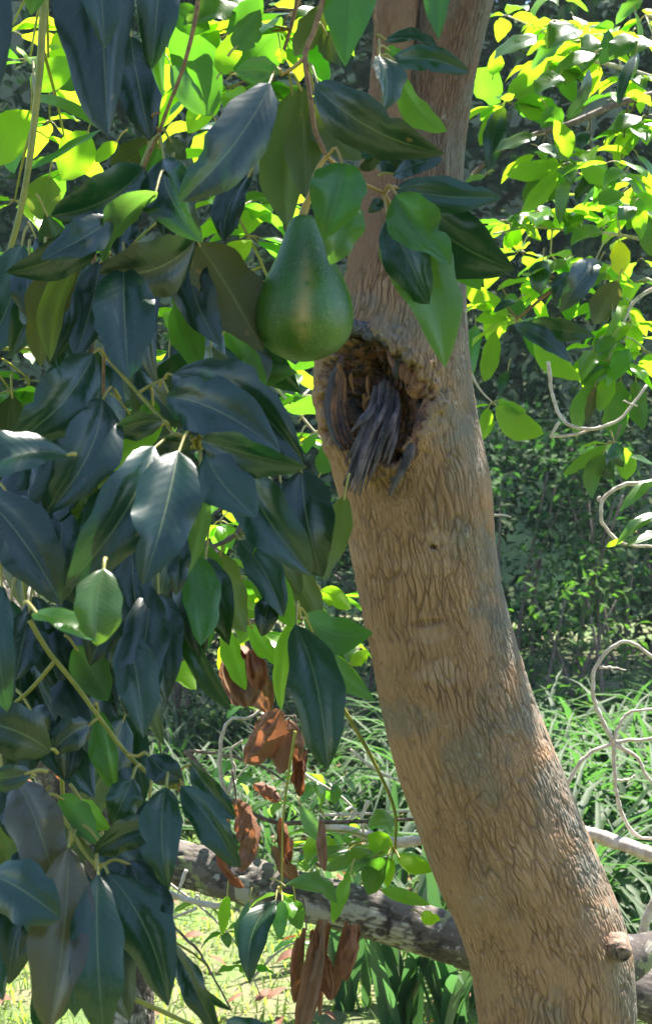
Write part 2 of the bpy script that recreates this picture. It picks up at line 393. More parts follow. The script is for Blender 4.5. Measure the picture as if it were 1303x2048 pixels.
WOUND = [(648, 770), (662, 722), (690, 684), (735, 668), (785, 694), (832, 736), (860, 780), (852, 826), (826, 872), (790, 925), (740, 935), (705, 915), (676, 885), (652, 830)]
def sculpt_trunk(pos, out, px, py, A, ex):
    front = (np.sin(A) > 0.0)
    jag = 20 * (fbm(px / 16.0, py / 16.0, None, 77) - 0.5) * 2
    d = np.where(front, poly_dist(px, py, WOUND) + jag, -999)
    w = smooth01(d, -2, 9)
    rough = fbm(px / 22.0, py / 40.0, None, 78, 4) - 0.5
    depth = 0.058 * smooth01(d, 0, 62) + w * (0.012 + 0.030 * rough)
    rim = (0.004 + 0.016 * fbm(px / 24.0, py / 24.0, None, 83)) * np.exp(-((d + 12) / 16.0) ** 2) * front                     # swollen callus round the hole
    pos = pos + out * (rim - depth)[..., None]
    # bulge over the wound and a swelling at the foot where a limb leaves
    lich = smooth01(np.cos(A) * 1.0, 0.25, 0.95) * 0.9 + 0.55 * smooth01(fbm(px / 90.0, py / 120.0, None, 80), 0.52, 0.7)
    pale = np.zeros_like(px)
    for cx, cy, rx, ry, s in ((868, 1085, 34, 26, .6), (855, 1272, 40, 16, .4), (880, 1345, 55, 28, .6), (840, 1130, 60, 22, .35), (700, 1110, 40, 40, .3), (1090, 1700, 60, 50, .25), (980, 1790, 70, 60, .2)):
        q = ((px - cx) / rx) ** 2 + ((py - cy) / ry) ** 2 + 2.2 * (fbm(px / 20., py / 26., None, 81) - 0.5)
        pale = np.maximum(pale, s * (1 - smooth01(q, 0.1, 1.3)) * front)
    hole = (1 - smooth01(((px - 866) / 9) ** 2 + ((py - 1094) / 6) ** 2, 0.4, 1.1)) * front
    scar = (1 - smooth01(((px - 852) / 40) ** 2 + ((py - 1246 + (px - 852) * .12) / 9) ** 2, 0.5, 1.1)) * front
    pos = pos - out * (0.008 * hole + 0.003 * scar)[..., None]
    crack = np.clip(ex['crack'] * (1 - 0.75 * pale) + hole + 0.55 * scar, 0, 1)
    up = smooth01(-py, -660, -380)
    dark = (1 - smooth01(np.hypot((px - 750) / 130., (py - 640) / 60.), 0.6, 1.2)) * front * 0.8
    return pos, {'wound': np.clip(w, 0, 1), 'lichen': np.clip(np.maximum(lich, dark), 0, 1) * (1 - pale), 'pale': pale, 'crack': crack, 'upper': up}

tree = empty('avocado_tree', (P(1105, 2048, D0).x, D0, 0), 'thick brown avocado trunk with fissured bark and a torn rotten hollow', 'tree')
TL = tree.location
SPINE = [(955, 1225, 2990), (952, 1235, 2500), (958, 1262, 2120), (950, 1268, 2000), (936, 1256, 1900), (905, 1219, 1800), (858, 1175, 1700), (820, 1135, 1600), (785, 1095, 1500),
         (760, 1060, 1400), (742, 1030, 1300), (722, 1005, 1200), (702, 991, 1100), (684, 984, 1000), (658, 964, 900), (640, 947, 800), (642, 940, 720), (664, 936, 640), (690, 932, 560), (716, 928, 470),
         (752, 926, 370), (780, 932, 270), (800, 950, 150), (822, 985, 0), (850, 1035, -180), (880, 1100, -420), (930, 1160, -700), (990, 1200, -1000)]
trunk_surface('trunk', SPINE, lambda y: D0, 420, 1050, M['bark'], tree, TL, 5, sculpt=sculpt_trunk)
# second stem forking off above the hollow
def flat_sculpt(up_, lich_):
    def s(pos, out, px, py, A, ex):
        z = np.zeros_like(px)
        return pos, {'wound': z, 'pale': z, 'upper': z + up_, 'lichen': np.clip(lich_ + 0.5 * (fbm(px / 60., py / 60., None, 8) - 0.5), 0, 1)}
    return s
trunk_surface('limb', [(672, 800, 660), (690, 800, 560), (700, 800, 470), (715, 808, 370), (728, 815, 250), (742, 826, 120), (752, 838, 0), (765, 865, -200), (750, 860, -480), (700, 800, -800)],
              lambda y: D0 - 0.035 + (0.10 if y < -100 else 0), 90, 260, M['bark'], tree, TL, 31, cell=(0.012, 0.03), amp=0.0016, sculpt=flat_sculpt(0.9, 0.05))
# limb that leaves the foot of the trunk to the right
tube('side_limb', [P(1190, 1940, D0 + .02), P(1250, 1915, D0 + .04), P(1310, 1893, D0 + .06), P(1400, 1850, D0 + .1), P(1560, 1740, D0 + .2)], [.062, .042, .026, .024, .02], M['lichen_bark'], tree, nu=20, nl=30, lump=.14, lump_scale=9)
# cut knob near it
M['knot'] = wood_material('knot_wood', (0.12, 0.075, 0.05), (0.30, 0.20, 0.14), (0.20, 0.13, 0.09), (120, 120, 120))
def knob():
    c = P(1240, 1903, D0 - .118)
    v, f = tube_data([c + Vector((-.002, .03, .002)), c + Vector((0, .008, 0)), c + Vector((.002, -.004, -.001)), c + Vector((.002, -.006, -.002)), c + Vector((.002, .004, -.002))], [.022, .019, .015, .009, .005], nu=16, nl=16, lump=.3, lump_scale=9, ref=(0, 0, 1))
    o = mesh_obj('knot', v, f, M['knot'], tree, loc=c)
knob()
# pieces of the torn hollow
DW = D0 - 0.125
def ragged(name, pts, widths, thick, mat, seed, nu=22, nl=40, jag=0.2, groove=0.28):
    """a torn, grooved slab of wood: flattened tube with a ragged far end"""
    v, f = tube_data(pts, widths, nu=nu, nl=nl, flat=thick, groove=groove, lump=.12, lump_scale=8, seed=seed)
    body = v[:nu * (nl + 1)].reshape(nl + 1, nu, 3); c = body.mean(1)
    pull = rng.uniform(0, jag, nu); pull = (pull + np.roll(pull, 1) * .4) / 1.2
    for a in range(nu):
        idx = np.clip(np.arange(nl + 1) * (1 - pull[a]), 0, nl); i0 = np.floor(idx).astype(int); i1 = np.minimum(i0 + 1, nl); t = (idx - i0)[:, None]
        off = body[:, a] - c
        cc = c[i0] * (1 - t) + c[i1] * t; body[:, a] = cc + off
    v[:nu * (nl + 1)] = body.reshape(-1, 3); v[-1] = body[-1].mean(0) + (c[-3] - c[-1]) * 1.5
    return mesh_obj(name, v, f, mat, HOLLOW, loc=pts[0])
px2m = DW / F
HOLLOW = bpy.data.objects.new('hollow', None); COL.objects.link(HOLLOW); HOLLOW.parent = tree; HOLLOW.location = P(750, 800, D0) - TL; HOLLOW.empty_display_size = .03
HOLLOW['label'] = 'torn rotten hollow with splintered grey wood'
def fibre(name, pts, w, mat, seed, thick=.5, jag=.1, nu=9):
    return ragged(name, [P(x, y, DW + z) for x, y, z in pts], [k * px2m for k in w], thick, mat, seed, nu=nu, nl=26, jag=jag, groove=.35)
for k in range(34):                                      # a torn slab of grey heartwood: a sheaf of splintered strips
    t = k / 33 - .5; j = random.uniform(-1, 1); layer = random.uniform(-.008, .010); ln = random.uniform(.70, 1.04) - .25 * (k % 5 == 3)
    top = (772 + 44 * t + 3 * j, 765 + 30 * abs(t) + 8 * j, .046); end = (726 + 84 * t + 8 * j, 742 + (258 - 110 * max(0, t)) * ln, -.022 + layer)
    m1 = (top[0] * .62 + end[0] * .38 + 10, top[1] * .64 + end[1] * .36, .012 + layer); m2 = (top[0] * .28 + end[0] * .72 + 7, top[1] * .3 + end[1] * .7, -.018 + layer)
    fibre('wood_strip', [top, m1, m2, end], [4, random.uniform(4, 8), random.uniform(3, 7), random.uniform(.8, 3)], M['grey_wood'] if k % 4 else M['dark_wood'], 40 + k, .6, .12)
for k in range(6):
    j = random.uniform(-5, 5); fibre('splinter', [(842 + j, 842 + 2 * k, .002), (824 + j, 895, -.010), (800 + j * .6, 950, -.016), (777 + j * .5, 1000 - 8 * k, -.012)], [4, 7, 6, 2], M['dark_wood'] if k % 3 else M['grey_wood'], 60 + k, .8)
for k in range(7):
    j = random.uniform(-9, 9); fibre('splinter', [(852 + j, 790 + 3 * k, .012), (844 + j, 845, -.004), (826 + j, 900, -.010), (806 + j, 945 - 6 * k, -.006)], [5, 8, 7, 2], M['red_wood'], 70 + k, .7)
def chunk(name, c, size, mat, seed, rot=0.0):
    """a broken, angular lump of rotten wood"""
    nl, nu = 22, 30; th = np.linspace(0.02, math.pi - .02, nl)[:, None] + 0 * np.arange(nu)[None]; ph = (np.arange(nu) / nu * 2 * math.pi)[None] + 0 * th
    dv = np.stack([np.sin(th) * np.cos(ph), np.sin(th) * np.sin(ph), np.cos(th)], -1)
    ax = np.random.default_rng(seed).normal(0, 1, (11, 3)); ax /= np.linalg.norm(ax, axis=1)[:, None]; cut = np.random.default_rng(seed + 1).uniform(.55, .95, 11)
    r = np.min(np.where((dv @ ax.T) > .05, cut / np.maximum(dv @ ax.T, .05), 9), -1).clip(.4, 1.15)
    r = r * (1 + .30 * (fbm(dv[..., 0] * 3 + seed, dv[..., 1] * 3 + 5, dv[..., 2] * 6, seed) - .5))
    v = dv * r[..., None] * np.array(size); ca, sa = math.cos(rot), math.sin(rot)
    v = np.stack([v[..., 0] * ca - v[..., 2] * sa, v[..., 1], v[..., 0] * sa + v[..., 2] * ca], -1)
    f = [(i * nu + j, i * nu + (j + 1) % nu, (i + 1) * nu + (j + 1) % nu, (i + 1) * nu + j) for i in range(nl - 1) for j in range(nu)]
    return mesh_obj(name, v.reshape(-1, 3) + np.array(c), f, mat, HOLLOW, loc=c, smooth=False)
for k in range(9):                                       # layered, peeling edge on the left of the hollow
    q = k / 8; j = random.uniform(-4, 4)
    fibre('rim_strip', [(684 - 6 * q + j, 712 + 14 * q, .046 - .012 * q), (664 + 22 * q + j, 765, .040 + .012 * q), (656 + 30 * q + j, 825, .034 + .014 * q), (670 + 28 * q + j, 880 - 20 * q, .028 + .014 * q), (696 + 20 * q, 912 - 34 * q, .020 + .014 * q)], [3, 7, 8, 6, 2], M['red_wood'] if k % 3 else M['dark_wood'], 130 + k, .6, .15)
for k in range(12):                                      # crumbling reddish wood on the right and above
    x0 = random.uniform(772, 822); y0 = 690 + (x0 - 772) * .8
    fibre('rotten_wood', [(x0, y0, .030), (x0 + 14, y0 + 28, .014), (x0 + 24 + random.uniform(-6, 8), y0 + 55, .012), (x0 + 26 + random.uniform(-8, 8), y0 + random.uniform(64, 92), .024)], [5, 10, 9, 4], M['red_wood'] if k % 4 else M['dark_wood'], 150 + k, .7, .25)
for k in range(4):                                       # ochre shreds deep inside
    x0 = random.uniform(694, 752); y0 = random.uniform(700, 800)
    fibre('rotten_wood', [(x0, y0, .050), (x0 + random.uniform(-14, 10), y0 + 22, .056), (x0 + random.uniform(-18, 12), y0 + random.uniform(40, 70), .060)], [3, 5, 1.5], M['ochre_wood'] if k % 2 else M['red_wood'], 170 + k, .4, .35)
chunk('rotten_wood', P(834, 772, DW + .012), (26 * px2m, 14 * px2m, 22 * px2m), M['red_wood'], 101, .5)
chunk('rotten_wood', P(806, 738, DW + .022), (22 * px2m, 14 * px2m, 26 * px2m), M['red_wood'], 108, .6)
for k in range(16):                                      # dark flaking bark round the top of the hollow
    q = k / 15 + random.uniform(-.04, .04); q = min(max(q, 0), 1); x = 690 + 172 * q; y = 668 - 26 * math.sin(q * 2.2) + 118 * q ** 1.6
    sl = .3 + 1.0 * q; L_ = random.uniform(22, 40)
    fibre('bark_flake', [(x - L_, y - L_ * sl * .8 - random.uniform(0, 14), .016), (x, y - random.uniform(0, 12), .002), (x + L_ * .8, y + L_ * sl * .7, .010)], [3, random.uniform(8, 14), 3], M['bark_lip'], 200 + k, .4, .2, 12)

# ------------------------------------------------------------------ leaves
random.seed(100)
def leaf_profile(t, acum=1.0):
    w = np.power(np.clip(t, 0, 1), 0.72) * np.power(np.clip(1 - t, 0, 1), 0.80 * acum)
    tm = 0.72 / (0.72 + 0.80 * acum)
    return w / (tm ** 0.72 * (1 - tm) ** (0.80 * acum))

def leaf_grid(B, Tp, width, nrm, bend=0.0, droop=0.06, fold=0.12, wave=0.05, nt=12, nu=3, ph=0.0, acum=1.0, curl=0.0, asym=0.0, camber=0.14, twist=0.0, bites=0):
    """B, Tp base and tip; nrm the upper-face direction; returns verts, faces, uvs of the blade"""
    B = np.array(B, float); a = np.array(Tp, float) - B; Ln = np.linalg.norm(a); a /= Ln
    n = np.array(nrm, float); n -= a * n.dot(a); n /= np.linalg.norm(n); s = np.cross(a, n)
    ts = np.linspace(0, 1, nt + 1); us = np.linspace(-1, 1, 2 * nu + 1)
    Tt, U = np.meshgrid(ts, us, indexing='ij')
    hw = leaf_profile(Tt, acum) * width / 2
    cen = B + a * (Tt * Ln)[..., None] + (s * bend + 0)[None, None] * (4 * Tt * (1 - Tt))[..., None] + n * (droop * Ln * 4 * Tt * (1 - Tt))[..., None]
    wv = wave * width * (np.sin(Tt * 11 + ph + (U > 0) * 1.7) * 0.8 + np.sin(Tt * 23 + ph * 2.3) * .25) * U ** 2 * np.sin(math.pi * Tt)
    for _ in range(bites):
        t0, sg, dp = random.uniform(.2, .9), random.choice((-1, 1)), random.uniform(.1, .38)
        hw = hw * (1 - dp * np.exp(-((Tt - t0) / random.uniform(.02, .05)) ** 2) * (np.sign(U) == sg))
    out = U * hw * (1 + 0.06 * np.sin(Tt * 19 + ph * 1.3 + 2 * (U > 0)) * np.abs(U) + asym * np.sign(U))
    lift = fold * hw * np.abs(U) + camber * hw * (1 - (2 * np.abs(U) - 1) ** 2) + wv - curl * Ln * np.clip(Tt - .55, 0, 1) ** 2 * 2
    tw = twist * (Tt - .35); ct, st = np.cos(tw), np.sin(tw)
    v = cen + s * (out * ct - lift * st)[..., None] + n * (lift * ct + out * st)[..., None]
    v = v.reshape(-1, 3); m = 2 * nu + 1; f = []
    for i in range(nt):
        for j in range(m - 1): f.append((i * m + j, i * m + j + 1, (i + 1) * m + j + 1, (i + 1) * m + j))
    return v, f, np.stack([(U + 1) / 2, Tt], -1).reshape(-1, 2)

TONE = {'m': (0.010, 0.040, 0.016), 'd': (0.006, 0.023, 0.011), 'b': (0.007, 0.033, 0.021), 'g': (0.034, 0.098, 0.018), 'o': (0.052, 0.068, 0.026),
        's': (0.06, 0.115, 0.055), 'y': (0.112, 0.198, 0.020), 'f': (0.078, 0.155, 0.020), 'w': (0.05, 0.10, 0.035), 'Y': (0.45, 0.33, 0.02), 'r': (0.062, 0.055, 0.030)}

def make_leaf(parent, bx, by, tx, ty, w, d, roll=0.0, tone='m', bend=0.0, dd=None, hub=None, mat=None, pet='petiole', fold=None, nt=16, nu=3, droop=None):
    """a leaf whose base and tip stand at the given places; roll turns its upper face from the viewer (0) to away (180)"""
    Lpx = math.hypot(tx - bx, ty - by); Lm = Lpx / F * d
    glint = roll == 'glint'; roll = 0 if glint else roll
    if dd is None: dd = (-0.46 if abs(roll) < 75 else 0.16) * Lm * random.uniform(.6, 1.3)
    B = P(bx, by, d); Tp = P(tx, ty, d + dd)
    a = (Tp - B).normalized(); c = (Vector((0, 0, CAM_Z)) - (B + Tp) / 2).normalized()
    n = (c - a * c.dot(a)).normalized(); n = Matrix.Rotation(R(roll), 3, a) @ n
    if glint: n = c + SUN + Vector((random.gauss(0, .06), random.gauss(0, .06), 0)); n = (n - a * n.dot(a)).normalized()
    cr = abs(math.cos(R(roll))); wm = w / F * d / max(.45, cr)
    fold_ = random.uniform(.02, .38) if fold is None else fold
    v, f, uv = leaf_grid(B, Tp, wm * .93, n, bend=bend / F * d, droop=random.uniform(.03, .15) if droop is None else droop, fold=fold_, wave=random.uniform(.05, .13), twist=random.uniform(-.9, .9), bites=random.choice((0, 0, 0, 1, 2)), nt=nt, nu=nu,
                         ph=random.uniform(0, 6), curl=random.uniform(0, .10), acum=random.uniform(.82, 1.15), asym=random.uniform(-.06, .06))
    mi = [0] * len(f)
    # leaf stalk
    if hub is not None: H = P(hub[0], hub[1], hub[2] if len(hub) > 2 else d + .01)
    else: H = B - a * random.uniform(.014, .026) + Vector((0, 0, .006))
    mid = (B + H) / 2 + Vector((0, -.002, (B - H).length * .16))
    if (H - B).length > .004:
        pv, pf = tube_data([H, mid, B + a * .006], [.0019, .0016, .0013], nu=5, nl=6, cap=False)
        off = len(v); v = np.vstack([v, pv]); uv = np.vstack([uv, np.zeros((len(pv), 2))])
        f = f + [tuple(i + off for i in q) for q in pf]; mi += [1] * len(pf)
    o = mesh_obj('leaf', v, f, [mat or M['leaf'], M[pet]], parent, loc=B, uvs=uv, midx=mi)
    t = TONE[tone]; k = random.uniform(.82, 1.2)
    o.color = (t[0] * k * random.uniform(.9, 1.12), t[1] * k, t[2] * k * random.uniform(.85, 1.15), 1)
    return o

def branch(name, label, root, cat='branch', group=None):
    return empty(name, P(*root), label, cat, group)

def stem(parent, pts, r_px, mat, name='twig', lump=.12, taper=.7, nu=8, kink=0.0):
    d = pts[0][2]
    rad = [r_px / F * p[2] * (1 - (1 - taper) * i / max(1, len(pts) - 1)) for i, p in enumerate(pts)]
    return tube(name, [P(*p) for p in pts], rad, M[mat], parent, nu=nu, nl=10 * (len(pts) - 1), lump=lump, lump_scale=26, seed=random.randint(0, 999), kink=kink)

# ------------------------------------------------------------------ hanging foreground branches
random.seed(101)
def leafy(name, label, root, stems, leaves, group='avocado branches hanging in the foreground', pet='petiole'):
    e = branch(name, label, root, group=group)
    for s in stems: stem(e, *s)
    for L in leaves:
        L = list(L); hub = L[9] if len(L) > 9 else None
        make_leaf(e, *L[:6], roll=L[6], tone=L[7], bend=L[8] if len(L) > 8 else 0, hub=hub, pet=pet)
    return e

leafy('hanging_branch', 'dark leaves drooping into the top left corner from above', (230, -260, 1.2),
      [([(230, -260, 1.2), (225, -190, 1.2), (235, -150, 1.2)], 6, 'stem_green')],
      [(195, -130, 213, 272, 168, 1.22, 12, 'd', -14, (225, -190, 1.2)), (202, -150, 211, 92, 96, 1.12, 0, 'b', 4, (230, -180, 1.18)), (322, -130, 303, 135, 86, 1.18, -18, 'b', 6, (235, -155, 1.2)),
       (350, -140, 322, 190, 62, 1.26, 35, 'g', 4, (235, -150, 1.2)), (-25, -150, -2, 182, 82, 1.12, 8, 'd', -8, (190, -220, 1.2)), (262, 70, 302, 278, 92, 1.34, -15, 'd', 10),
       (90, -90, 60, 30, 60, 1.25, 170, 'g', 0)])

leafy('hanging_branch', 'slender orange twig and bluish leaves left of the avocado, around two leaf whorls', (397, -60, 1.3),
      [([(397, -60, 1.3), (394, 20, 1.3), (368, 130, 1.3), (338, 210, 1.3), (318, 265, 1.3)], 5, 'twig_brown'),
       ([(318, 265, 1.3), (290, 330, 1.3), (262, 400, 1.3), (247, 436, 1.29)], 4, 'twig_brown'),
       ([(318, 265, 1.3), (306, 240, 1.3), (308, 228, 1.29), (322, 226, 1.29)], 3, 'twig_brown')],
      [(305, 282, 222, 335, 66, 1.33, 165, 'o', 12, (318, 266, 1.3)), (322, 288, 296, 345, 52, 1.31, 150, 'g', 0, (318, 266, 1.3)), (288, 336, 104, 432, 112, 1.27, -14, 'b', -16, (318, 268, 1.3)),
       (206, 422, 16, 548, 92, 1.25, -20, 'b', -18, (247, 434, 1.29)), (226, 436, 82, 518, 78, 1.22, 12, 'b', -8, (247, 436, 1.29)), (326, 318, 402, 482, 112, 1.28, 10, 'b', 14, (320, 270, 1.3)),
       (335, 275, 372, 320, 40, 1.34, 155, 'o', 0, (318, 266, 1.3)), (316, 384, 208, 534, 62, 1.22, 130, 's', -20, (330, 350, 1.28)), (392, 478, 200, 546, 118, 1.27, -22, 'd', -22, (330, 372, 1.3)),
       (395, 484, 524, 706, 146, 1.30, 158, 'r', 18, (370, 440, 1.3)), (380, 470, 440, 690, 90, 1.34, 20, 'd', 20), (355, 470, 330, 590, 100, 1.36, 0, 'd', 5), (260, 430, 236, 520, 60, 1.31, 20, 'b', 0, (247, 436, 1.29)),
       (345, 340, 330, 470, 90, 1.33, 5, 'b', 0)])

leafy('hanging_branch', 'leaf cluster at the left edge below the blue leaves, one broad leaf hanging straight', (250, 470, 1.32),
      [([(250, 470, 1.33), (248, 500, 1.33), (246, 532, 1.3)], 4, 'stem_green')],
      [(162, 492, 78, 732, 96, 1.28, 168, 'r', -16, (246, 500, 1.32)), (172, 506, 100, 722, 50, 1.26, 130, 'o', -8, (246, 505, 1.32)), (200, 520, 150, 715, 82, 1.33, 10, 'd', -8, (246, 510, 1.32)),
       (248, 534, 258, 758, 130, 1.24, -4, 'b', 4, (248, 500, 1.33)), (322, 520, 306, 768, 64, 1.33, 25, 'd', 6, (250, 490, 1.33)), (346, 552, 402, 728, 50, 1.37, 160, 'g', 8, (252, 480, 1.33)), (212, 560, 175, 700, 50, 1.35, 40, 'd', 0),
       (366, 590, 392, 740, 80, 1.42, 165, 'g', 0), (60, 520, 60, 640, 70, 1.36, 20, 'b', 0)])

leafy('hanging_branch', 'knobbly twig above the avocado with pale olive leaf undersides and one blue leaf', (655, -80, 1.36),
      [([(655, -80, 1.36), (645, 0, 1.36), (628, 60, 1.35), (610, 114, 1.34), (620, 190, 1.33), (630, 260, 1.33), (652, 312, 1.33)], 6.5, 'twig_brown', 'twig', .3),
       ([(610, 114, 1.34), (588, 134, 1.34), (562, 150, 1.34)], 5, 'petiole_orange', 'twig', .25)],
      [(541, 166, 361, 403, 122, 1.28, -6, 'b', -14, (562, 150, 1.34)), (556, 148, 470, 141, 56, 1.31, -25, 'b', 8, (562, 150, 1.34)), (586, 180, 574, 458, 112, 1.38, 172, 'o', -6, (570, 150, 1.34)),
       (602, 170, 612, 402, 84, 1.36, 168, 'o', 6, (574, 148, 1.34)), (626, 192, 722, 322, 78, 1.37, 165, 'o', -12, (612, 120, 1.34)), (654, 12, 588, 112, 62, 1.38, 160, 'o', 8, (645, -5, 1.36)),
       (650, 60, 672, 128, 52, 1.39, 165, 'o', 0, (628, 60, 1.35)), (628, 168, 884, 312, 112, 1.30, 10, 'd', 14, (618, 130, 1.34)), (498, 352, 446, 482, 62, 1.40, 35, 'd', 8, (530, 300, 1.38)),
       (470, 100, 520, 20, 60, 1.5, 165, 'g', 0)])

leafy('hanging_branch', 'dark leaves crossing the trunk top right of the knobbly twig', (745, -60, 1.5),
      [([(745, -60, 1.5), (748, 20, 1.5), (752, 70, 1.5), (757, 112, 1.5)], 4, 'twig_brown')],
      [(705, -92, 690, 134, 112, 1.40, 8, 'g', -6, (745, -60, 1.5)), (872, -112, 876, 76, 68, 1.44, -6, 'g', 4, (750, -60, 1.5)), (778, 124, 938, 144, 54, 1.48, -20, 'm', -6, (757, 112, 1.5)),
       (768, 82, 878, 102, 34, 1.5, -58, 'm', -8, (752, 70, 1.5)), (758, 112, 766, 222, 66, 1.40, -30, 'm', -6, (757, 108, 1.5)), (796, 142, 892, 264, 56, 1.45, 150, 'f', -10, (760, 114, 1.5)),
       (770, 96, 820, 130, 40, 1.52, 160, 'g', 0, (755, 100, 1.5)), (822, 316, 694, 318, 40, 1.46, 55, 'm', 6), (784, 352, 884, 318, 40, 1.48, -50, 'd', 4), (740, 270, 800, 345, 60, 1.52, 20, 'd', 0)])

leafy('hanging_branch', 'whorl of broad leaves on orange stalks in front of the trunk beside the avocado', (700, 300, 1.42),
      [([(652, 312, 1.33), (690, 345, 1.38), (730, 368, 1.42), (766, 385, 1.44)], 4.5, 'petiole_orange'),
       ([(766, 385, 1.44), (775, 398, 1.44), (782, 410, 1.44)], 4, 'petiole_orange')],
      [(790, 376, 1002, 394, 76, 1.44, -14, 'm', 10, (766, 384, 1.44)), (806, 392, 1024, 542, 150, 1.50, 6, 'b', 14, (770, 388, 1.44)), (790, 390, 902, 527, 108, 1.38, -8, 'g', 12, (768, 386, 1.44)),
       (772, 440, 852, 608, 104, 1.42, 10, 'm', -8, (768, 392, 1.44)), (780, 430, 896, 728, 140, 1.46, -10, 'w', -12, (770, 395, 1.44)), (690, 327, 646, 478, 118, 1.26, 5, 'g', -4, (654, 314, 1.33)),
       (694, 395, 660, 530, 96, 1.30, -12, 'w', 6, (730, 370, 1.42)), (770, 400, 735, 425, 26, 1.46, 20, 'm', 0, (766, 385, 1.44)), (880, 450, 960, 580, 80, 1.56, 10, 'g', 0), (720, 340, 760, 300, 30, 1.45, 20, 'm', 0)],
      pet='petiole_orange')

leafy('hanging_branch', 'blue sheened leaf fan in the middle left, below the broad hanging leaf', (210, 640, 1.28),
      [([(222, 640, 1.29), (214, 690, 1.28), (208, 712, 1.27), (207, 800, 1.27), (208, 872, 1.27)], 4, 'twig_brown'),
       ([(212, 712, 1.28), (240, 745, 1.27), (276, 786, 1.26)], 5, 'stem_green'), ([(276, 786, 1.26), (302, 770, 1.26), (330, 756, 1.26)], 3.4, 'petiole'),
       ([(276, 786, 1.26), (330, 846, 1.23), (366, 890, 1.2), (398, 896, 1.2)], 4, 'stem_green')],
      [(188, 706, 24, 890, 124, 1.24, -8, 'b', -14, (208, 710, 1.27)), (205, 797, 92, 1030, 122, 1.20, -6, 'b', -18, (240, 797, 1.27)), (170, 850, 72, 1080, 120, 1.27, 6, 'd', -8, (208, 800, 1.27)),
       (326, 842, 206, 872, 58, 1.21, -30, 'b', 14, (336, 850, 1.22)), (326, 850, 190, 948, 66, 1.23, 150, 'f', 10, (336, 850, 1.22)), (308, 892, 130, 1178, 134, 1.13, -4, 'b', -16, (390, 894, 1.2)),
       (357, 902, 288, 1168, 136, 1.10, 4, 'b', -6, (392, 896, 1.2)), (412, 906, 512, 1034, 116, 1.14, 4, 'b', 10, (398, 896, 1.2)), (402, 880, 612, 938, 82, 1.14, 22, 'b', -10, (398, 896, 1.2)),
       (332, 792, 562, 904, 132, 1.20, 0, 'b', -18, (320, 772, 1.26)), (344, 748, 610, 932, 134, 1.25, -6, 'd', -36, (330, 756, 1.26)), (478, 908, 624, 1148, 112, 1.22, 10, 'b', 12, (400, 897, 1.2)),
       (604, 938, 642, 1155, 124, 1.30, 4, 'd', 6, (540, 900, 1.26)), (386, 886, 314, 880, 34, 1.16, -40, 'd', 4, (396, 892, 1.2)), (690, 990, 646, 1162, 66, 1.42, 165, 'o', 6), (405, 955, 374, 1152, 62, 1.17, 172, 's', 8, (398, 898, 1.2)),
       (366, 1070, 352, 1192, 48, 1.18, 10, 'd', 0), (560, 960, 590, 1120, 100, 1.34, 0, 'd', 0), (310, 800, 290, 860, 44, 1.27, 160, 'g', 0, (300, 775, 1.26))])

leafy('hanging_branch', 'dark leaves at the left edge, two flashing white in the sun', (-90, 960, 1.2),
      [([(-90, 960, 1.2), (-10, 1060, 1.2), (50, 1130, 1.2), (110, 1190, 1.2)], 4, 'stem_green')],
      [(138, 911, -70, 966, 110, 1.0, 'glint', 'b', 10, (152, 909, 1.0)), (-34, 990, 124, 1212, 136, 1.13, 0, 'd', -12, (-60, 985, 1.2)), (20, 1000, 140, 1130, 100, 1.24, 8, 'd', 0), (128, 1010, 130, 1200, 80, 1.22, 6, 'd', 4),
       (66, 1226, 190, 1278, 92, .97, 'glint', 'w', 6, (50, 1205, .99)), (208, 1138, 196, 1290, 108, .97, 'glint', 'w', 10, (212, 1118, .99)), (268, 1078, 292, 1300, 92, 1.2, 0, 'd', 10, (250, 1060, 1.2)),
       (300, 1178, 254, 1430, 96, 1.17, 4, 'd', -10, (290, 1150, 1.2)), (254, 1262, 288, 1475, 92, 1.14, 8, 'm', -8, (262, 1240, 1.2)), (312, 1285, 322, 1488, 54, 1.2, 30, 'm', 4, (300, 1250, 1.2)),
       (150, 1292, 216, 1402, 82, 1.24, 165, 'g', 8, (130, 1270, 1.24)), (4, 1168, 14, 1425, 66, 1.1, 10, 'b', 4), (-20, 1250, 10, 1450, 80, 1.16, 0, 'd', 0), (60, 1220, 30, 1360, 90, 1.24, 0, 'd', 0), (90, 1060, 220, 1230, 110, 1.28, 0, 'd', 0),
       (240, 1180, 180, 1330, 90, 1.26, 0, 'd', 0)])

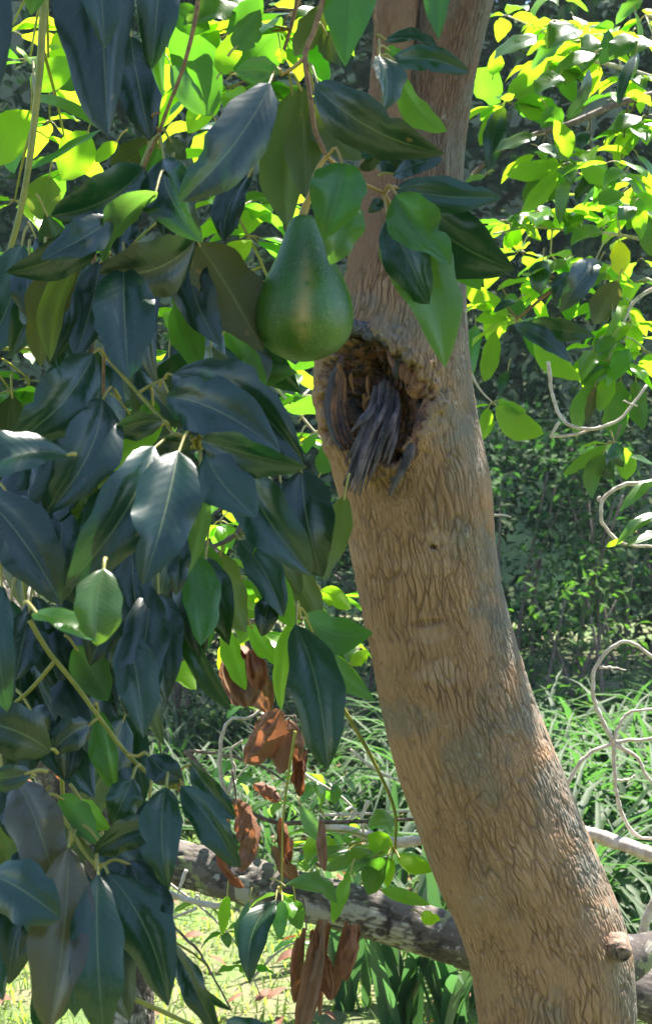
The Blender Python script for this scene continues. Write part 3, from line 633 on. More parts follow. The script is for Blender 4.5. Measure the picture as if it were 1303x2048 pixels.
leafy('hanging_branch', 'narrow leaves dangling between the blue fan and the trunk above the dry brown leaves', (500, 1000, 1.5),
      [([(500, 1000, 1.5), (470, 1070, 1.5), (400, 1110, 1.48), (372, 1190, 1.46), (350, 1270, 1.5)], 5, 'twig_dark'),
       ([(470, 1070, 1.5), (560, 1150, 1.5), (600, 1240, 1.5)], 3.5, 'stem_green')],
      [(392, 1112, 456, 1290, 84, 1.44, 8, 'm', -14, (400, 1110, 1.48)), (436, 1104, 492, 1264, 102, 1.52, 168, 'o', -10, (470, 1070, 1.5)), (478, 1080, 566, 1234, 72, 1.48, -8, 'm', -10, (470, 1070, 1.5)),
       (520, 1082, 588, 1256, 78, 1.46, 165, 'f', -8, (480, 1070, 1.5)), (366, 1180, 456, 1420, 38, 1.40, 55, 'm', -6, (372, 1170, 1.46)), (548, 1188, 524, 1272, 52, 1.47, 0, 'd', 4, (560, 1160, 1.5)),
       (590, 1248, 652, 1540, 112, 1.36, 4, 'm', -18, (600, 1235, 1.5)), (606, 1232, 744, 1268, 84, 1.55, 150, 'g', -12, (598, 1225, 1.5)), (622, 1266, 748, 1402, 54, 1.56, 150, 'g', -4, (602, 1240, 1.5)),
       (585, 1240, 560, 1420, 40, 1.52, 160, 'f', 0, (598, 1235, 1.5)), (540, 1090, 600, 1190, 70, 1.54, 165, 'o', 0), (500, 1250, 560, 1330, 40, 1.56, 160, 'f', 0), (580, 1120, 640, 1250, 70, 1.6, 165, 'o', 0),
       (450, 1250, 490, 1380, 46, 1.56, 158, 'f', 0), (650, 1300, 735, 1385, 40, 1.62, 160, 'f', 0)])

leafy('hanging_branch', 'green yellow stem slanting down the lower left with dark leaves beside the dappled trunk', (60, 1240, 1.2),
      [([(60, 1240, 1.2), (95, 1300, 1.2), (150, 1368, 1.2), (255, 1508, 1.2), (330, 1568, 1.2), (362, 1576, 1.2)], 5.5, 'stem_green'), ([(112, 1320, 1.2), (60, 1380, 1.2), (10, 1420, 1.2)], 4.5, 'stem_green'),
       ([(255, 1508, 1.2), (275, 1512, 1.19), (288, 1504, 1.18)], 4, 'petiole')],
      [(184, 1448, 104, 1502, 72, 1.2, -10, 'd', 8, (200, 1436, 1.2)), (102, 1504, -60, 1442, 112, 1.1, -6, 'd', 16, (115, 1506, 1.12)), (64, 1546, -40, 1556, 56, 1.04, -10, 'b', -4, (96, 1543, 1.04)),
       (34, 1562, 112, 1768, 112, 1.1, 14, 'r', -14, (70, 1550, 1.12)), (6, 1552, 30, 1680, 80, 1.13, 0, 'd', 0), (298, 1512, 368, 1562, 64, 1.17, -20, 'd', 12, (288, 1506, 1.18)),
       (332, 1574, 336, 1780, 90, 1.12, 4, 'm', 8, (340, 1566, 1.2)), (362, 1572, 480, 1736, 72, 1.14, 6, 'm', -8, (350, 1570, 1.2)), (266, 1558, 226, 1652, 76, 1.17, -10, 'm', 4, (280, 1530, 1.2)),
       (318, 1652, 188, 1706, 72, 1.14, -10, 'm', 14, (322, 1620, 1.18)), (196, 1420, 230, 1580, 60, 1.24, 10, 'g', 0, (190, 1415, 1.2)), (120, 1590, 205, 1690, 70, 1.2, 150, 'g', 6, (95, 1592, 1.2)), (160, 1600, 220, 1660, 50, 1.24, 150, 'f', 0),
       (380, 1520, 470, 1640, 46, 1.2, 30, 'm', 0, (350, 1570, 1.2)), (300, 1600, 280, 1730, 90, 1.24, 0, 'd', 0), (60, 1420, 100, 1460, 60, 1.22, 0, 'd', 0)])

leafy('hanging_branch', 'long dark leaves filling the bottom left corner over a yellow green stalk', (85, 1588, 1.14),
      [([(85, 1588, 1.14), (128, 1638, 1.14), (165, 1698, 1.13), (196, 1738, 1.12)], 5, 'stem_green'), ([(150, 1660, 1.14), (142, 1690, 1.12)], 4, 'stem_green'),
       ([(240, 1986, 1.2), (310, 2016, 1.2), (400, 2058, 1.2)], 6, 'stem_green')],
      [(138, 1694, 98, 2062, 124, 1.05, 6, 'r', -12, (142, 1684, 1.12)), (196, 1748, 208, 2070, 112, 1.03, -4, 'm', 8, (194, 1738, 1.12)), (216, 1746, 336, 2014, 118, 1.08, 8, 'm', -24, (198, 1738, 1.12)),
       (-24, 1748, 122, 1838, 122, 1.0, 4, 'b', -10, (-60, 1735, 1.05)), (342, 1884, 436, 2072, 52, 1.14, 30, 'm', -12, (300, 1800, 1.15)), (346, 1892, 464, 2024, 30, 1.16, 55, 'm', -8, (300, 1805, 1.15)),
       (260, 1720, 330, 1900, 110, 1.15, 0, 'd', 0, (200, 1735, 1.14)), (-10, 1640, 50, 1790, 100, 1.15, 165, 'o', 0), (60, 1700, 30, 1760, 60, 1.15, 0, 'd', 0), (200, 1690, 330, 1800, 110, 1.18, 0, 'd', 0), (160, 1780, 260, 2040, 120, 1.14, 0, 'd', 0),
       (-40, 1880, 8, 2000, 60, 1.08, 0, 'm', 0), (452, 2042, 575, 2075, 54, 1.14, 0, 'm', 8, (440, 2046, 1.16)), (60, 1600, 190, 1720, 70, 1.18, 155, 'o', 0), (120, 1720, 190, 1900, 100, 1.2, 0, 'd', 0)])

def filler(label, root, stems, box, n, tones, dr, wl=(.36, .5), seed=1):
    random.seed(seed)
    e = branch('hanging_branch', label, root, group='avocado branches hanging in the foreground')
    for q in stems: stem(e, *q)
    for k in range(n):
        x, y = random.uniform(box[0], box[2]), random.uniform(box[1], box[3]); L = random.uniform(150, 260); a = random.gauss(math.pi / 2, .5)
        make_leaf(e, x, y, x + L * math.cos(a), y + L * math.sin(a), L * random.uniform(*wl), random.uniform(*dr), random.choice((0, 10, -15, 25, 165, -35)), random.choice(tones), random.uniform(-22, 22), nt=10, nu=3)
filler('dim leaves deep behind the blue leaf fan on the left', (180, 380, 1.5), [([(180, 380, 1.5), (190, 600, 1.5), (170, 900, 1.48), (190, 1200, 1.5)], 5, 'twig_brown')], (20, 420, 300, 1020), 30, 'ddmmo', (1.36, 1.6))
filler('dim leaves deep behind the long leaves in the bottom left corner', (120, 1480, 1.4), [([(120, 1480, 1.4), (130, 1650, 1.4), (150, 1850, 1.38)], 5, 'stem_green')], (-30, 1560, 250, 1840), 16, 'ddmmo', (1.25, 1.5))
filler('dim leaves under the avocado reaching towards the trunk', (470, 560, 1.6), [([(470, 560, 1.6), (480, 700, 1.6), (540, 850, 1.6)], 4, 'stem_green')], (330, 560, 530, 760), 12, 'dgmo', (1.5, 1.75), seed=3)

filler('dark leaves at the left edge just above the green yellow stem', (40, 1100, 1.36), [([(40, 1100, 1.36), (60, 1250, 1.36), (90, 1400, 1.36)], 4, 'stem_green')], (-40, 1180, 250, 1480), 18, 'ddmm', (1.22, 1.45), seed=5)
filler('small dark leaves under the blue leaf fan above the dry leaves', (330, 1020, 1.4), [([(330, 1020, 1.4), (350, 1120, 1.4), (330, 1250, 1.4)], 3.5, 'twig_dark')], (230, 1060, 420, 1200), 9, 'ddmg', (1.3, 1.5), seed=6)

# ------------------------------------------------------------------ the avocado
random.seed(102)
def avocado():
    d = 1.34
    e = empty('avocado', P(624, 372, d), 'single ripe green pear shaped avocado hanging by a stalk beside the trunk', 'avocado')
    prof = [(0.0, 0), (.006, 11), (.025, 21), (.09, 32), (.18, 42), (.30, 56), (.44, 77), (.58, 92), (.70, 96), (.80, 92), (.88, 78), (.94, 58), (.98, 32), (1.0, 0)]
    prof = catmull([(t, r, 0) for t, r in prof], 70); nu = 64; top, bot = P(606, 430, d), P(608, 724, d)
    ax = bot - top; v = []; sc = []
    s = Vector((1, 0, 0)); s = (s - ax.normalized() * s.dot(ax.normalized())).normalized(); n = ax.normalized().cross(s)
    if n.y > 0: n = -n
    ph = np.arange(nu) / nu * 2 * math.pi
    for t, r, _ in prof:
        c = top + ax * t; r = max(r, 0) / F * d
        for a in ph:
            k = 1 + .03 * math.sin(2 * a + 1) + .02 * math.sin(3 * a + t * 4)
            p = c + s * (math.cos(a) * r * k) + n * (math.sin(a) * r * k); v.append(p)
            x, y = (p - c).dot(s) / (96 / F * d), t
            m = math.exp(-((x + .02) / .16) ** 2 - ((y - .74) / .13) ** 2) * .95 + math.exp(-((x - .06) / .13) ** 2 - ((y - .48) / .16) ** 2) * .55
            sc.append(m if math.sin(a) > 0 else 0)
    v = np.array(v); dent = 0.0012 * (fbm(v[:, 0] * 60, v[:, 1] * 60, v[:, 2] * 60, 4) - .5)
    cen = v.reshape(len(prof), nu, 3).mean(1).repeat(nu, 0); o_ = v - cen; ln = np.linalg.norm(o_, axis=1)[:, None] + 1e-6; v = v + o_ / ln * dent[:, None]
    f = [(l * nu + a, l * nu + (a + 1) % nu, (l + 1) * nu + (a + 1) % nu, (l + 1) * nu + a) for l in range(len(prof) - 1) for a in range(nu)]
    o = mesh_obj('fruit', v, f, M['fruit'], e, loc=top); attr(o, 'scar', sc)
    tube('stalk', [P(652, 312, 1.33), P(632, 345, d - .01), P(622, 385, d - .005), P(610, 415, d), P(604, 436, d)], [.0028, .0028, .0032, .0045, .005], M['petiole_orange'], e, nu=8, nl=24, lump=.12)
avocado()

# ------------------------------------------------------------------ sunlit branches further back
random.seed(103)
PROTO = []
def protos():
    for k in range(16):
        v, f, uv = leaf_grid((0, 0, 0), (1, 0, 0), .44 * random.uniform(.85, 1.2), (0, 0, 1), bend=random.uniform(-.06, .06), droop=random.uniform(.02, .10), fold=random.uniform(.05, .35),
                             wave=random.uniform(.04, .12), twist=random.uniform(-.8, .8), bites=random.choice((0, 0, 1, 2)), nt=12, nu=2, ph=random.uniform(0, 6), curl=random.uniform(0, .25), acum=random.uniform(.85, 1.15))
        pv, pf = tube_data([(-.16, 0, -.01), (-.07, 0, .012), (.03, 0, .0)], [.013, .011, .009], nu=4, nl=4, cap=False, ref=(0, 0, 1))
        off = len(v); me = bpy.data.meshes.new('leaf'); vv = np.vstack([v, pv])
        me.from_pydata(vv.tolist(), [], f + [tuple(i + off for i in q) for q in pf]); me.materials.append(M['leaf']); me.materials.append(M['petiole'])
        uvl = me.uv_layers.new(name='UVMap'); li = np.empty(len(me.loops), dtype=np.int32); me.loops.foreach_get('vertex_index', li)
        uvs = np.vstack([uv, np.zeros((len(pv), 2))]); uvl.data.foreach_set('uv', uvs[li].astype(np.float32).ravel())
        me.polygons.foreach_set('material_index', np.array([0] * len(f) + [1] * len(pf), dtype=np.int32)); me.polygons.foreach_set('use_smooth', np.ones(len(me.polygons), dtype=bool)); me.update()
        PROTO.append(me)
protos()

def loose_leaf(parent, base, direction, length, up, tone):
    a = Vector(direction).normalized(); n = Vector(up); n = (n - a * n.dot(a)).normalized(); s = n.cross(a)
    m = Matrix((a, s, n)).transposed().to_4x4(); m = m @ Matrix.Scale(length, 4)
    m.translation = Vector(base) + a * (.16 * length) - parent_loc(parent)
    o = bpy.data.objects.new('leaf', random.choice(PROTO)); COL.objects.link(o); o.parent = parent; o.matrix_local = m
    t = TONE[tone]; k = random.uniform(.75, 1.3); o.color = (t[0] * k * random.uniform(.8, 1.25), t[1] * k, t[2] * k, 1)
    return o

def whorl(parent, c, n, length, tones='yyyf', out=None, droop=.5):
    """leaves spreading from the end of a shoot"""
    a0 = random.uniform(0, 6.28)
    for i in range(n):
        a = a0 + i * 2.4 + random.uniform(-.4, .4)
        dv = Vector((math.cos(a), math.sin(a) * .8, -droop + random.uniform(-.35, .45)))
        if out is not None: dv += Vector(out) * .6
        upv = Vector((random.uniform(-.35, .35), random.uniform(-.35, .35), 1)) + Vector((dv.x, dv.y, 0)) * droop
        loose_leaf(parent, c, dv, length * random.uniform(.7, 1.15), upv, random.choice(tones))

def leaf_branch(label, pts, r_px, mat, hubs, length=.112, tones='yyyfg', group=None, hand=(), per=6, droop=.5, extra=0, jitter=26, glints=0):
    """a leafy branch: main stem through pts, side shoots with whorls at hubs (px, py, d, n)"""
    e = branch('leafy_branch', label, pts[0], group=group)
    if pts: stem(e, pts, r_px, mat, 'branch_wood', .1, .5)
    wp = [P(*p) for p in pts]
    for h in hubs:
        c = P(h[0], h[1], h[2]); q = min(catmull(wp, 24).tolist(), key=lambda p: (Vector(p) - c).length)
        q = Vector(q)
        if (q - c).length > .012:
            tube('twig', [q, (q + c) / 2 + Vector((0, 0, .012)), c], [.0030, .0025, .0018], M[mat], e, nu=5, nl=8)
        whorl(e, c, h[3] if len(h) > 3 else per, length, tones, droop=droop)
    for L in hand:
        L = list(L); make_leaf(e, *L[:6], roll=L[6], tone=L[7], bend=L[8] if len(L) > 8 else 0, nt=9, nu=2, hub=L[9] if len(L) > 9 else None)
    for k in range(glints):                               # leaves tipped towards both sun and viewer
        h = random.choice(hubs); c = P(h[0] + random.gauss(0, 22), h[1] - 25 + random.gauss(0, 16), h[2] - random.uniform(0, .15))
        up = SUN + Vector((-c.x, -c.y, CAM_Z - c.z)).normalized() + Vector((random.gauss(0, .08), random.gauss(0, .08), 0)); dv = Vector((random.uniform(-1, 1), random.uniform(-.4, .4), -.35))
        loose_leaf(e, c, dv, length * random.uniform(.75, 1.1), up, 'w')
    for k in range(extra):
        h = random.choice(hubs); c = P(h[0] + random.gauss(0, jitter * 1.6), h[1] + random.gauss(0, jitter), h[2] + random.gauss(.1, .3))
        whorl(e, c, random.randint(2, 3), length * .9, tones, droop=droop)
    return e

RG = 'sunlit branches of the tree on the right'
leaf_branch('sunlit arching branch at upper right, its leaf whorl touching the trunk edge', [(1330, 165, 3.1), (1240, 135, 3.05), (1150, 120, 3.0), (1085, 155, 2.95), (1012, 204, 2.9)], 5.5, 'twig_pale',
            [(1012, 204, 2.9, 5), (1085, 120, 2.95, 6), (1160, 80, 3.0, 6), (1230, 60, 3.1, 6), (1110, 40, 3.2, 6), (1260, 150, 3.1, 5), (1290, 30, 3.3, 6), (1010, 30, 3.3, 4)], group=RG, glints=9,
            hand=[(1014, 196, 1092, 116, 56, 2.9, 165, 'y', -8, (1012, 204, 2.9)), (1004, 212, 958, 292, 50, 2.88, 168, 'y', 6, (1012, 204, 2.9)), (1006, 214, 978, 350, 44, 2.86, 10, 'm', 4, (1012, 204, 2.9)), (1000, 205, 935, 145, 66, 2.95, 150, 'g', -4, (1012, 204, 2.9)),
                  (1034, 196, 1108, 232, 34, 2.9, 150, 'y', -6, (1012, 204, 2.9)), (1200, 130, 1215, 60, 34, 2.9, 10, 'b', 4), (1240, 165, 1275, 95, 30, 2.9, 40, 'm', 0), (985, 150, 990, 100, 34, 2.9, 160, 'y', 0), (1075, 72, 985, 118, 60, 2.85, 'glint', 'w', 4), (1160, 62, 1092, 98, 70, 2.85, 'glint', 'w', 4), (1120, 150, 1072, 190, 60, 2.82, 'glint', 'w', 0), (1262, 70, 1218, 120, 50, 2.85, 'glint', 'w', 0), (1300, 80, 1258, 112, 44, 2.85, 'glint', 'w', 0), (1190, 108, 1110, 142, 44, 2.8, 'glint', 'w', 0)], extra=5)
leaf_branch('long brown bough crossing the upper right, leaves backlit yellow green', [(1340, 182, 2.95), (1240, 205, 2.9), (1150, 243, 2.85), (1060, 272, 2.8), (1000, 300, 2.8), (940, 352, 2.8)], 8, 'twig_dark',
            [(1120, 332, 2.8, 3), (1180, 300, 2.9, 5), (1250, 260, 3.0, 6), (1240, 340, 3.0, 6), (1080, 300, 2.9, 4), (1290, 230, 3.0, 4)], group=RG, glints=7,
            hand=[(1124, 330, 1010, 348, 46, 2.78, 165, 'y', 8, (1150, 332, 2.8)), (1130, 322, 1108, 240, 44, 2.78, 165, 'y', -6, (1150, 332, 2.8)), (1115, 338, 1040, 424, 40, 2.76, 168, 'y', 8, (1150, 332, 2.8)), (1160, 330, 1215, 370, 44, 2.8, 160, 'y', 6, (1150, 332, 2.8)),
                  (1152, 340, 1118, 450, 26, 2.74, 50, 'w', 0, (1150, 332, 2.8)), (1172, 262, 1160, 300, 30, 2.8, 20, 'm', 0), (1090, 215, 1120, 255, 52, 2.84, 150, 'g', 0), (1130, 245, 1180, 140, 30, 2.8, 60, 'm', 0), (1270, 110, 1235, 210, 26, 2.7, 30, 'm', 0), (970, 352, 930, 366, 22, 2.75, 'glint', 'w', 0), (1250, 345, 1205, 372, 44, 2.7, 'glint', 'w', 0)], extra=2)
leaf_branch('thin sunlit branch level with the avocado on the right, many small bright leaves', [(1340, 495, 3.2), (1240, 470, 3.15), (1150, 462, 3.1), (1060, 455, 3.1), (985, 468, 3.05)], 4, 'twig_pale',
            [(1010, 440, 3.1, 6), (1080, 420, 3.1, 6), (1150, 420, 3.15, 6), (1220, 400, 3.2, 7), (1280, 430, 3.2, 6), (1190, 520, 3.2, 6), (1100, 510, 3.2, 6), (1270, 360, 3.3, 6), (1040, 500, 3.25, 5)], group=RG, extra=3, glints=10,
            hand=[(1265, 390, 1280, 480, 40, 3.0, 165, 'y', 10), (1262, 400, 1320, 405, 40, 3.0, 165, 'y', 0), (1236, 480, 1238, 552, 44, 2.95, 172, 'Y', 4), (1200, 340, 1150, 400, 34, 3.0, 20, 'b', 0), (1202, 462, 1140, 490, 56, 2.9, 'glint', 'w', 0), (1245, 385, 1196, 410, 50, 2.9, 'glint', 'w', 0), (1265, 412, 1235, 440, 40, 2.9, 'glint', 'w', 0), (1130, 385, 1090, 400, 30, 2.9, 'glint', 'w', 0)])
leaf_branch('branch beside the trunk at wound height with one blue white glossy leaf', [(1130, 560, 2.85), (1090, 590, 2.85), (1055, 620, 2.85), (1028, 642, 2.85)], 4.5, 'twig_brown',
            [(1030, 640, 2.85, 2), (990, 612, 2.95, 5), (1090, 560, 2.95, 5), (1150, 560, 3.0, 5)], group=RG,
            hand=[(1026, 648, 1140, 724, 42, 2.78, -8, 'b', -6, (1028, 642, 2.85)), (1050, 652, 1188, 672, 50, 2.82, 20, 'm', -8, (1030, 644, 2.85)), (1070, 662, 1162, 760, 54, 2.84, 165, 'y', -14, (1030, 646, 2.85)), (1016, 630, 926, 572, 44, 2.88, 160, 'y', 6, (1028, 642, 2.85)),
                  (990, 660, 968, 764, 40, 2.86, 168, 'y', 4, (1000, 648, 2.86)), (950, 650, 945, 750, 40, 2.95, 20, 'g', 0), (1010, 590, 1052, 632, 44, 2.9, 150, 'g', 0), (1200, 520, 1120, 625, 62, 2.8, 0, 'b', 8), (1235, 560, 1185, 650, 60, 2.85, 170, 'r', 0),
                  (1140, 545, 1105, 600, 40, 2.85, 10, 'b', 0), (1085, 520, 1080, 590, 50, 2.9, 20, 'm', 0), (1016, 640, 950, 640, 30, 2.9, 150, 'y', 0, (1028, 642, 2.85)), (1130, 522, 1098, 540, 30, 2.8, 'glint', 'w', 0), (1210, 545, 1180, 575, 30, 2.78, 'glint', 'w', 0), (1035, 602, 985, 625, 22, 2.78, 'glint', 'b', 0)], extra=2)
leaf_branch('drooping leafy branch at the right edge halfway up', [(1340, 560, 3.0), (1270, 600, 3.0), (1240, 660, 3.0), (1215, 720, 3.0)], 4.5, 'twig_pale',
            [(1215, 720, 3.0, 5), (1260, 640, 3.0, 6), (1290, 700, 3.0, 6), (1225, 600, 3.1, 5), (1280, 560, 3.1, 5), (1190, 690, 3.1, 3)], group=RG, glints=5,
            hand=[(1222, 740, 1196, 824, 40, 2.95, 165, 'y', 4), (1215, 735, 1160, 770, 36, 2.95, 20, 's', 0), (1190, 760, 1150, 880, 40, 2.95, 150, 's', 0), (1240, 760, 1230, 880, 60, 3.0, 150, 'g', 0), (1270, 760, 1285, 860, 44, 3.0, 150, 'g', 0), (1190, 770, 1172, 850, 22, 2.96, 160, 'r', 0), (1225, 672, 1190, 705, 40, 2.9, 'glint', 'w', 0), (1185, 700, 1160, 765, 40, 2.92, 'glint', 's', 0)], extra=2)
leaf_branch('small bright leaf tuft against dark shade right of the hollow', [(940, 745, 2.8), (960, 780, 2.8), (985, 806, 2.8)], 3, 'twig_pale', [(985, 808, 2.8, 2)], group=RG, length=.07,
            hand=[(990, 812, 1086, 868, 62, 2.78, 165, 'y', -8, (985, 806, 2.8)), (975, 815, 958, 884, 34, 2.78, 165, 'y', 8, (985, 806, 2.8)), (994, 800, 1052, 822, 34, 2.8, 165, 'y', -8, (985, 806, 2.8)), (1015, 740, 1000, 790, 22, 2.82, 30, 'm', 0)])
leaf_branch('lowest small leaf spray on the right, hanging in front of dark shade', [(1240, 850, 2.9), (1232, 872, 2.9), (1222, 886, 2.9)], 2.5, 'twig_dark', [(1222, 888, 2.9, 1)], group=RG, length=.06,
            hand=[(1212, 890, 1124, 950, 28, 2.86, 160, 'f', 6, (1222, 886, 2.9)), (1205, 905, 1180, 998, 42, 2.88, 150, 'g', -4, (1222, 886, 2.9)), (1238, 892, 1252, 960, 44, 2.86, 165, 'y', 8, (1222, 886, 2.9)), (1196, 908, 1225, 960, 40, 2.92, 20, 'm', 0), (1226, 885, 1245, 935, 36, 2.84, 20, 'm', 0)])

LG = 'sunlit leaf sprays behind the foreground branches'
leaf_branch('backlit bright green leaves on a thick yellow green stem at upper left', [(96, -60, 1.9), (88, 20, 1.9), (76, 180, 1.9), (50, 380, 1.9), (14, 520, 1.9), (-30, 640, 1.9)], 9.5, 'stem_green',
            [(70, 260, 2.4, 3), (140, 60, 2.5, 6), (60, 120, 2.4, 6), (20, 60, 2.5, 5), (100, 240, 2.6, 5), (30, 400, 2.5, 5), (140, 330, 2.6, 5)], group=LG, length=.13,
            hand=[(66, 222, -8, 334, 88, 2.2, 168, 'y', -8, (72, 210, 1.9)), (178, 262, 124, 362, 82, 2.25, 168, 'y', 6), (235, 285, 190, 325, 30, 2.25, 165, 'y', 0), (62, 178, 152, 112, 66, 2.2, 165, 'y', 6, (72, 190, 1.9)), (120, 180, 170, 110, 66, 2.3, 150, 'g', 0),
                  (60, 195, 212, 262, 26, 2.1, -40, 'w', 0, (70, 190, 1.9)), (205, 258, 60, 335, 14, 2.0, 60, 'g', -14), (100, 350, 80, 440, 80, 2.4, 165, 'o', 0), (70, 560, 20, 610, 40, 2.3, 165, 'y', 0)])
leaf_branch('mass of green leaves in dappled sun between the two twigs at top centre left', [(600, -80, 2.5), (590, 20, 2.5), (560, 120, 2.5), (520, 200, 2.5)], 5, 'twig_brown',
            [(440, 60, 2.6, 6), (500, 40, 2.6, 6), (560, 60, 2.6, 6), (400, 150, 2.7, 6), (470, 170, 2.6, 6), (540, 200, 2.7, 5), (360, 100, 2.8, 6), (600, 20, 2.7, 5), (430, 250, 2.8, 5)], group=LG, glints=5, length=.13, tones='ygfgy',
            hand=[(424, 232, 346, 52, 104, 2.4, 150, 'g', 8), (440, 150, 486, 50, 52, 2.3, 168, 'y', 8), (470, 150, 560, 66, 84, 2.35, 150, 'g', 8), (455, 70, 525, -10, 60, 2.4, 150, 'g', 0), (340, 130, 410, 230, 50, 2.4, 20, 'g', 0), (560, 95, 566, 128, 24, 2.3, 165, 'y', 0), (345, 10, 420, 60, 60, 2.4, 150, 'g', 0)])
leaf_branch('backlit leaves showing between the avocado and the dark leaves on its left', [(430, 330, 2.4), (470, 420, 2.4), (520, 520, 2.4), (560, 620, 2.4)], 4, 'stem_green',
            [(470, 400, 2.4, 6), (500, 470, 2.4, 6), (530, 560, 2.4, 5), (380, 620, 2.5, 6), (560, 400, 2.5, 5), (440, 300, 2.6, 5), (350, 700, 2.5, 5), (250, 500, 2.6, 5), (120, 480, 2.6, 5)], group=LG, tones='ygfgy')
leaf_branch('patchy sunlit leaves left of the trunk under the avocado', [(480, 680, 2.6), (540, 760, 2.6), (600, 830, 2.6), (660, 900, 2.6)], 4, 'twig_pale',
            [(560, 740, 2.6, 6), (620, 790, 2.6, 5), (600, 870, 2.6, 5), (640, 860, 2.6, 4), (500, 740, 2.7, 5), (660, 760, 2.8, 4), (440, 1040, 2.7, 5), (480, 1000, 2.7, 5)], group=LG, tones='ygggf',
            hand=[(610, 830, 650, 770, 30, 2.4, 150, 'g', 0), (570, 820, 700, 790, 40, 2.4, 20, 'g', 0), (640, 950, 670, 860, 50, 2.5, 165, 'g', 0)])
leaf_branch('sunlit leaves above the dry brown cluster, left of the trunk', [(300, 1300, 2.2), (340, 1275, 2.2), (400, 1262, 2.2), (470, 1250, 2.2), (560, 1230, 2.2)], 9, 'twig_dark',
            [(420, 1120, 2.4, 5), (480, 1150, 2.5, 5), (660, 1190, 2.5, 4), (560, 1180, 2.5, 5), (400, 1200, 2.4, 4), (690, 1280, 2.6, 4), (640, 1260, 2.6, 4), (520, 1260, 2.6, 4)], group=LG, tones='yfgy',
            hand=[(640, 1180, 702, 1218, 42, 2.2, 165, 'y', 6), (300, 1205, 352, 1262, 90, 2.1, 'glint', 'w', 0), (335, 1250, 390, 1295, 80, 2.1, 'glint', 'w', 0), (330, 1300, 392, 1380, 66, 2.1, 165, 'y', 8), (405, 1190, 340, 1240, 40, 2.1, 165, 'y', 0), (700, 1330, 735, 1300, 30, 2.3, 165, 'y', 0)])
leaf_branch('loose leaves at the far left edge behind the blue leaves', [(-60, 697, 2.0), (0, 697, 2.0), (56, 697, 2.0)], 6, 'stem_green',
            [(20, 600, 2.3, 5), (30, 680, 2.4, 5), (20, 780, 2.4, 5), (60, 760, 2.4, 4), (300, 800, 2.6, 4), (20, 500, 2.5, 4)], group=LG, tones='ygg')
leaf_branch('yellow green leaf tuft on a green shoot left of the trunk over the limb', [(655, 1370, 2.2), (700, 1440, 2.2), (750, 1530, 2.2), (788, 1620, 2.2), (790, 1700, 2.2)], 5, 'stem_green',
            [(786, 1706, 2.2, 2), (690, 1690, 2.3, 4), (640, 1660, 2.35, 4)], group=LG, length=.07, tones='fws',
            hand=[(784, 1700, 736, 1668, 52, 2.15, 165, 'y', 6, (788, 1704, 2.2)), (792, 1714, 872, 1738, 36, 2.15, 165, 'y', -4, (788, 1704, 2.2)), (776, 1714, 735, 1790, 50, 2.12, 150, 'g', 0, (786, 1706, 2.2)), (782, 1715, 776, 1776, 30, 2.18, 165, 'y', 0, (786, 1706, 2.2)),
                  (700, 1750, 665, 1846, 32, 2.1, 20, 'f', 0), (566, 1772, 674, 1804, 60, 2.0, 'glint', 'w', -10), (640, 1620, 620, 1566, 62, 2.25, 'glint', 'w', 0), (600, 1610, 655, 1690, 34, 2.2, 20, 's', 0), (740, 1700, 650, 1740, 40, 2.2, 10, 's', 0), (790, 1640, 735, 1655, 60, 2.3, 'glint', 'w', 0), (700, 1700, 640, 1715, 30, 2.15, 'glint', 's', 0), (745, 1720, 690, 1745, 34, 2.15, 'glint', 's', 0),
                  (760, 1780, 860, 1810, 30, 2.3, -10, 'f', 0), (840, 1830, 880, 1840, 30, 2.3, 165, 'y', 0)])
leaf_branch('single curved dark leaf hanging under the lichened limb with tiny leaves', [(590, 1462, 2.1), (578, 1540, 2.1), (566, 1640, 2.1), (563, 1780, 2.1)], 3.2, 'stem_green', [(560, 1782, 2.1, 3)], group=LG, length=.05, tones='fs',
            hand=[(552, 1800, 500, 1968, 64, 2.0, 8, 'm', 22, (560, 1785, 2.1)), (565, 1800, 560, 1880, 34, 2.05, 20, 'g', 0, (562, 1785, 2.1)), (500, 1800, 478, 1900, 26, 2.1, 40, 'g', 0), (455, 1790, 445, 1870, 26, 2.2, 165, 'y', 0), (590, 1800, 600, 1860, 40, 2.1, 160, 'g', 0)])

leaf_branch('scrappy sprig of small pale leaves above the lichened limb', [(480, 1330, 2.7), (520, 1440, 2.7), (600, 1540, 2.68), (690, 1600, 2.66), (760, 1690, 2.64)], 4, 'twig_pale',
            [(500, 1400, 2.7, 4), (540, 1480, 2.7, 5), (600, 1540, 2.7, 5), (660, 1580, 2.7, 5), (700, 1640, 2.7, 5), (640, 1680, 2.6, 5), (560, 1600, 2.7, 5), (740, 1730, 2.6, 4), (470, 1560, 2.7, 4), (600, 1720, 2.6, 4)], group=LG, glints=10, length=.062, tones='fwssg', extra=8)
leaf_branch('thin sprig with small leaves over the bright lawn at bottom left', [(330, 1760, 2.6), (420, 1830, 2.6), (480, 1900, 2.6), (520, 1990, 2.6)], 3, 'twig_pale',
            [(400, 1800, 2.6, 4), (450, 1860, 2.6, 4), (500, 1930, 2.6, 4), (600, 1880, 2.7, 4)], group=LG, length=.055, tones='fwsg')

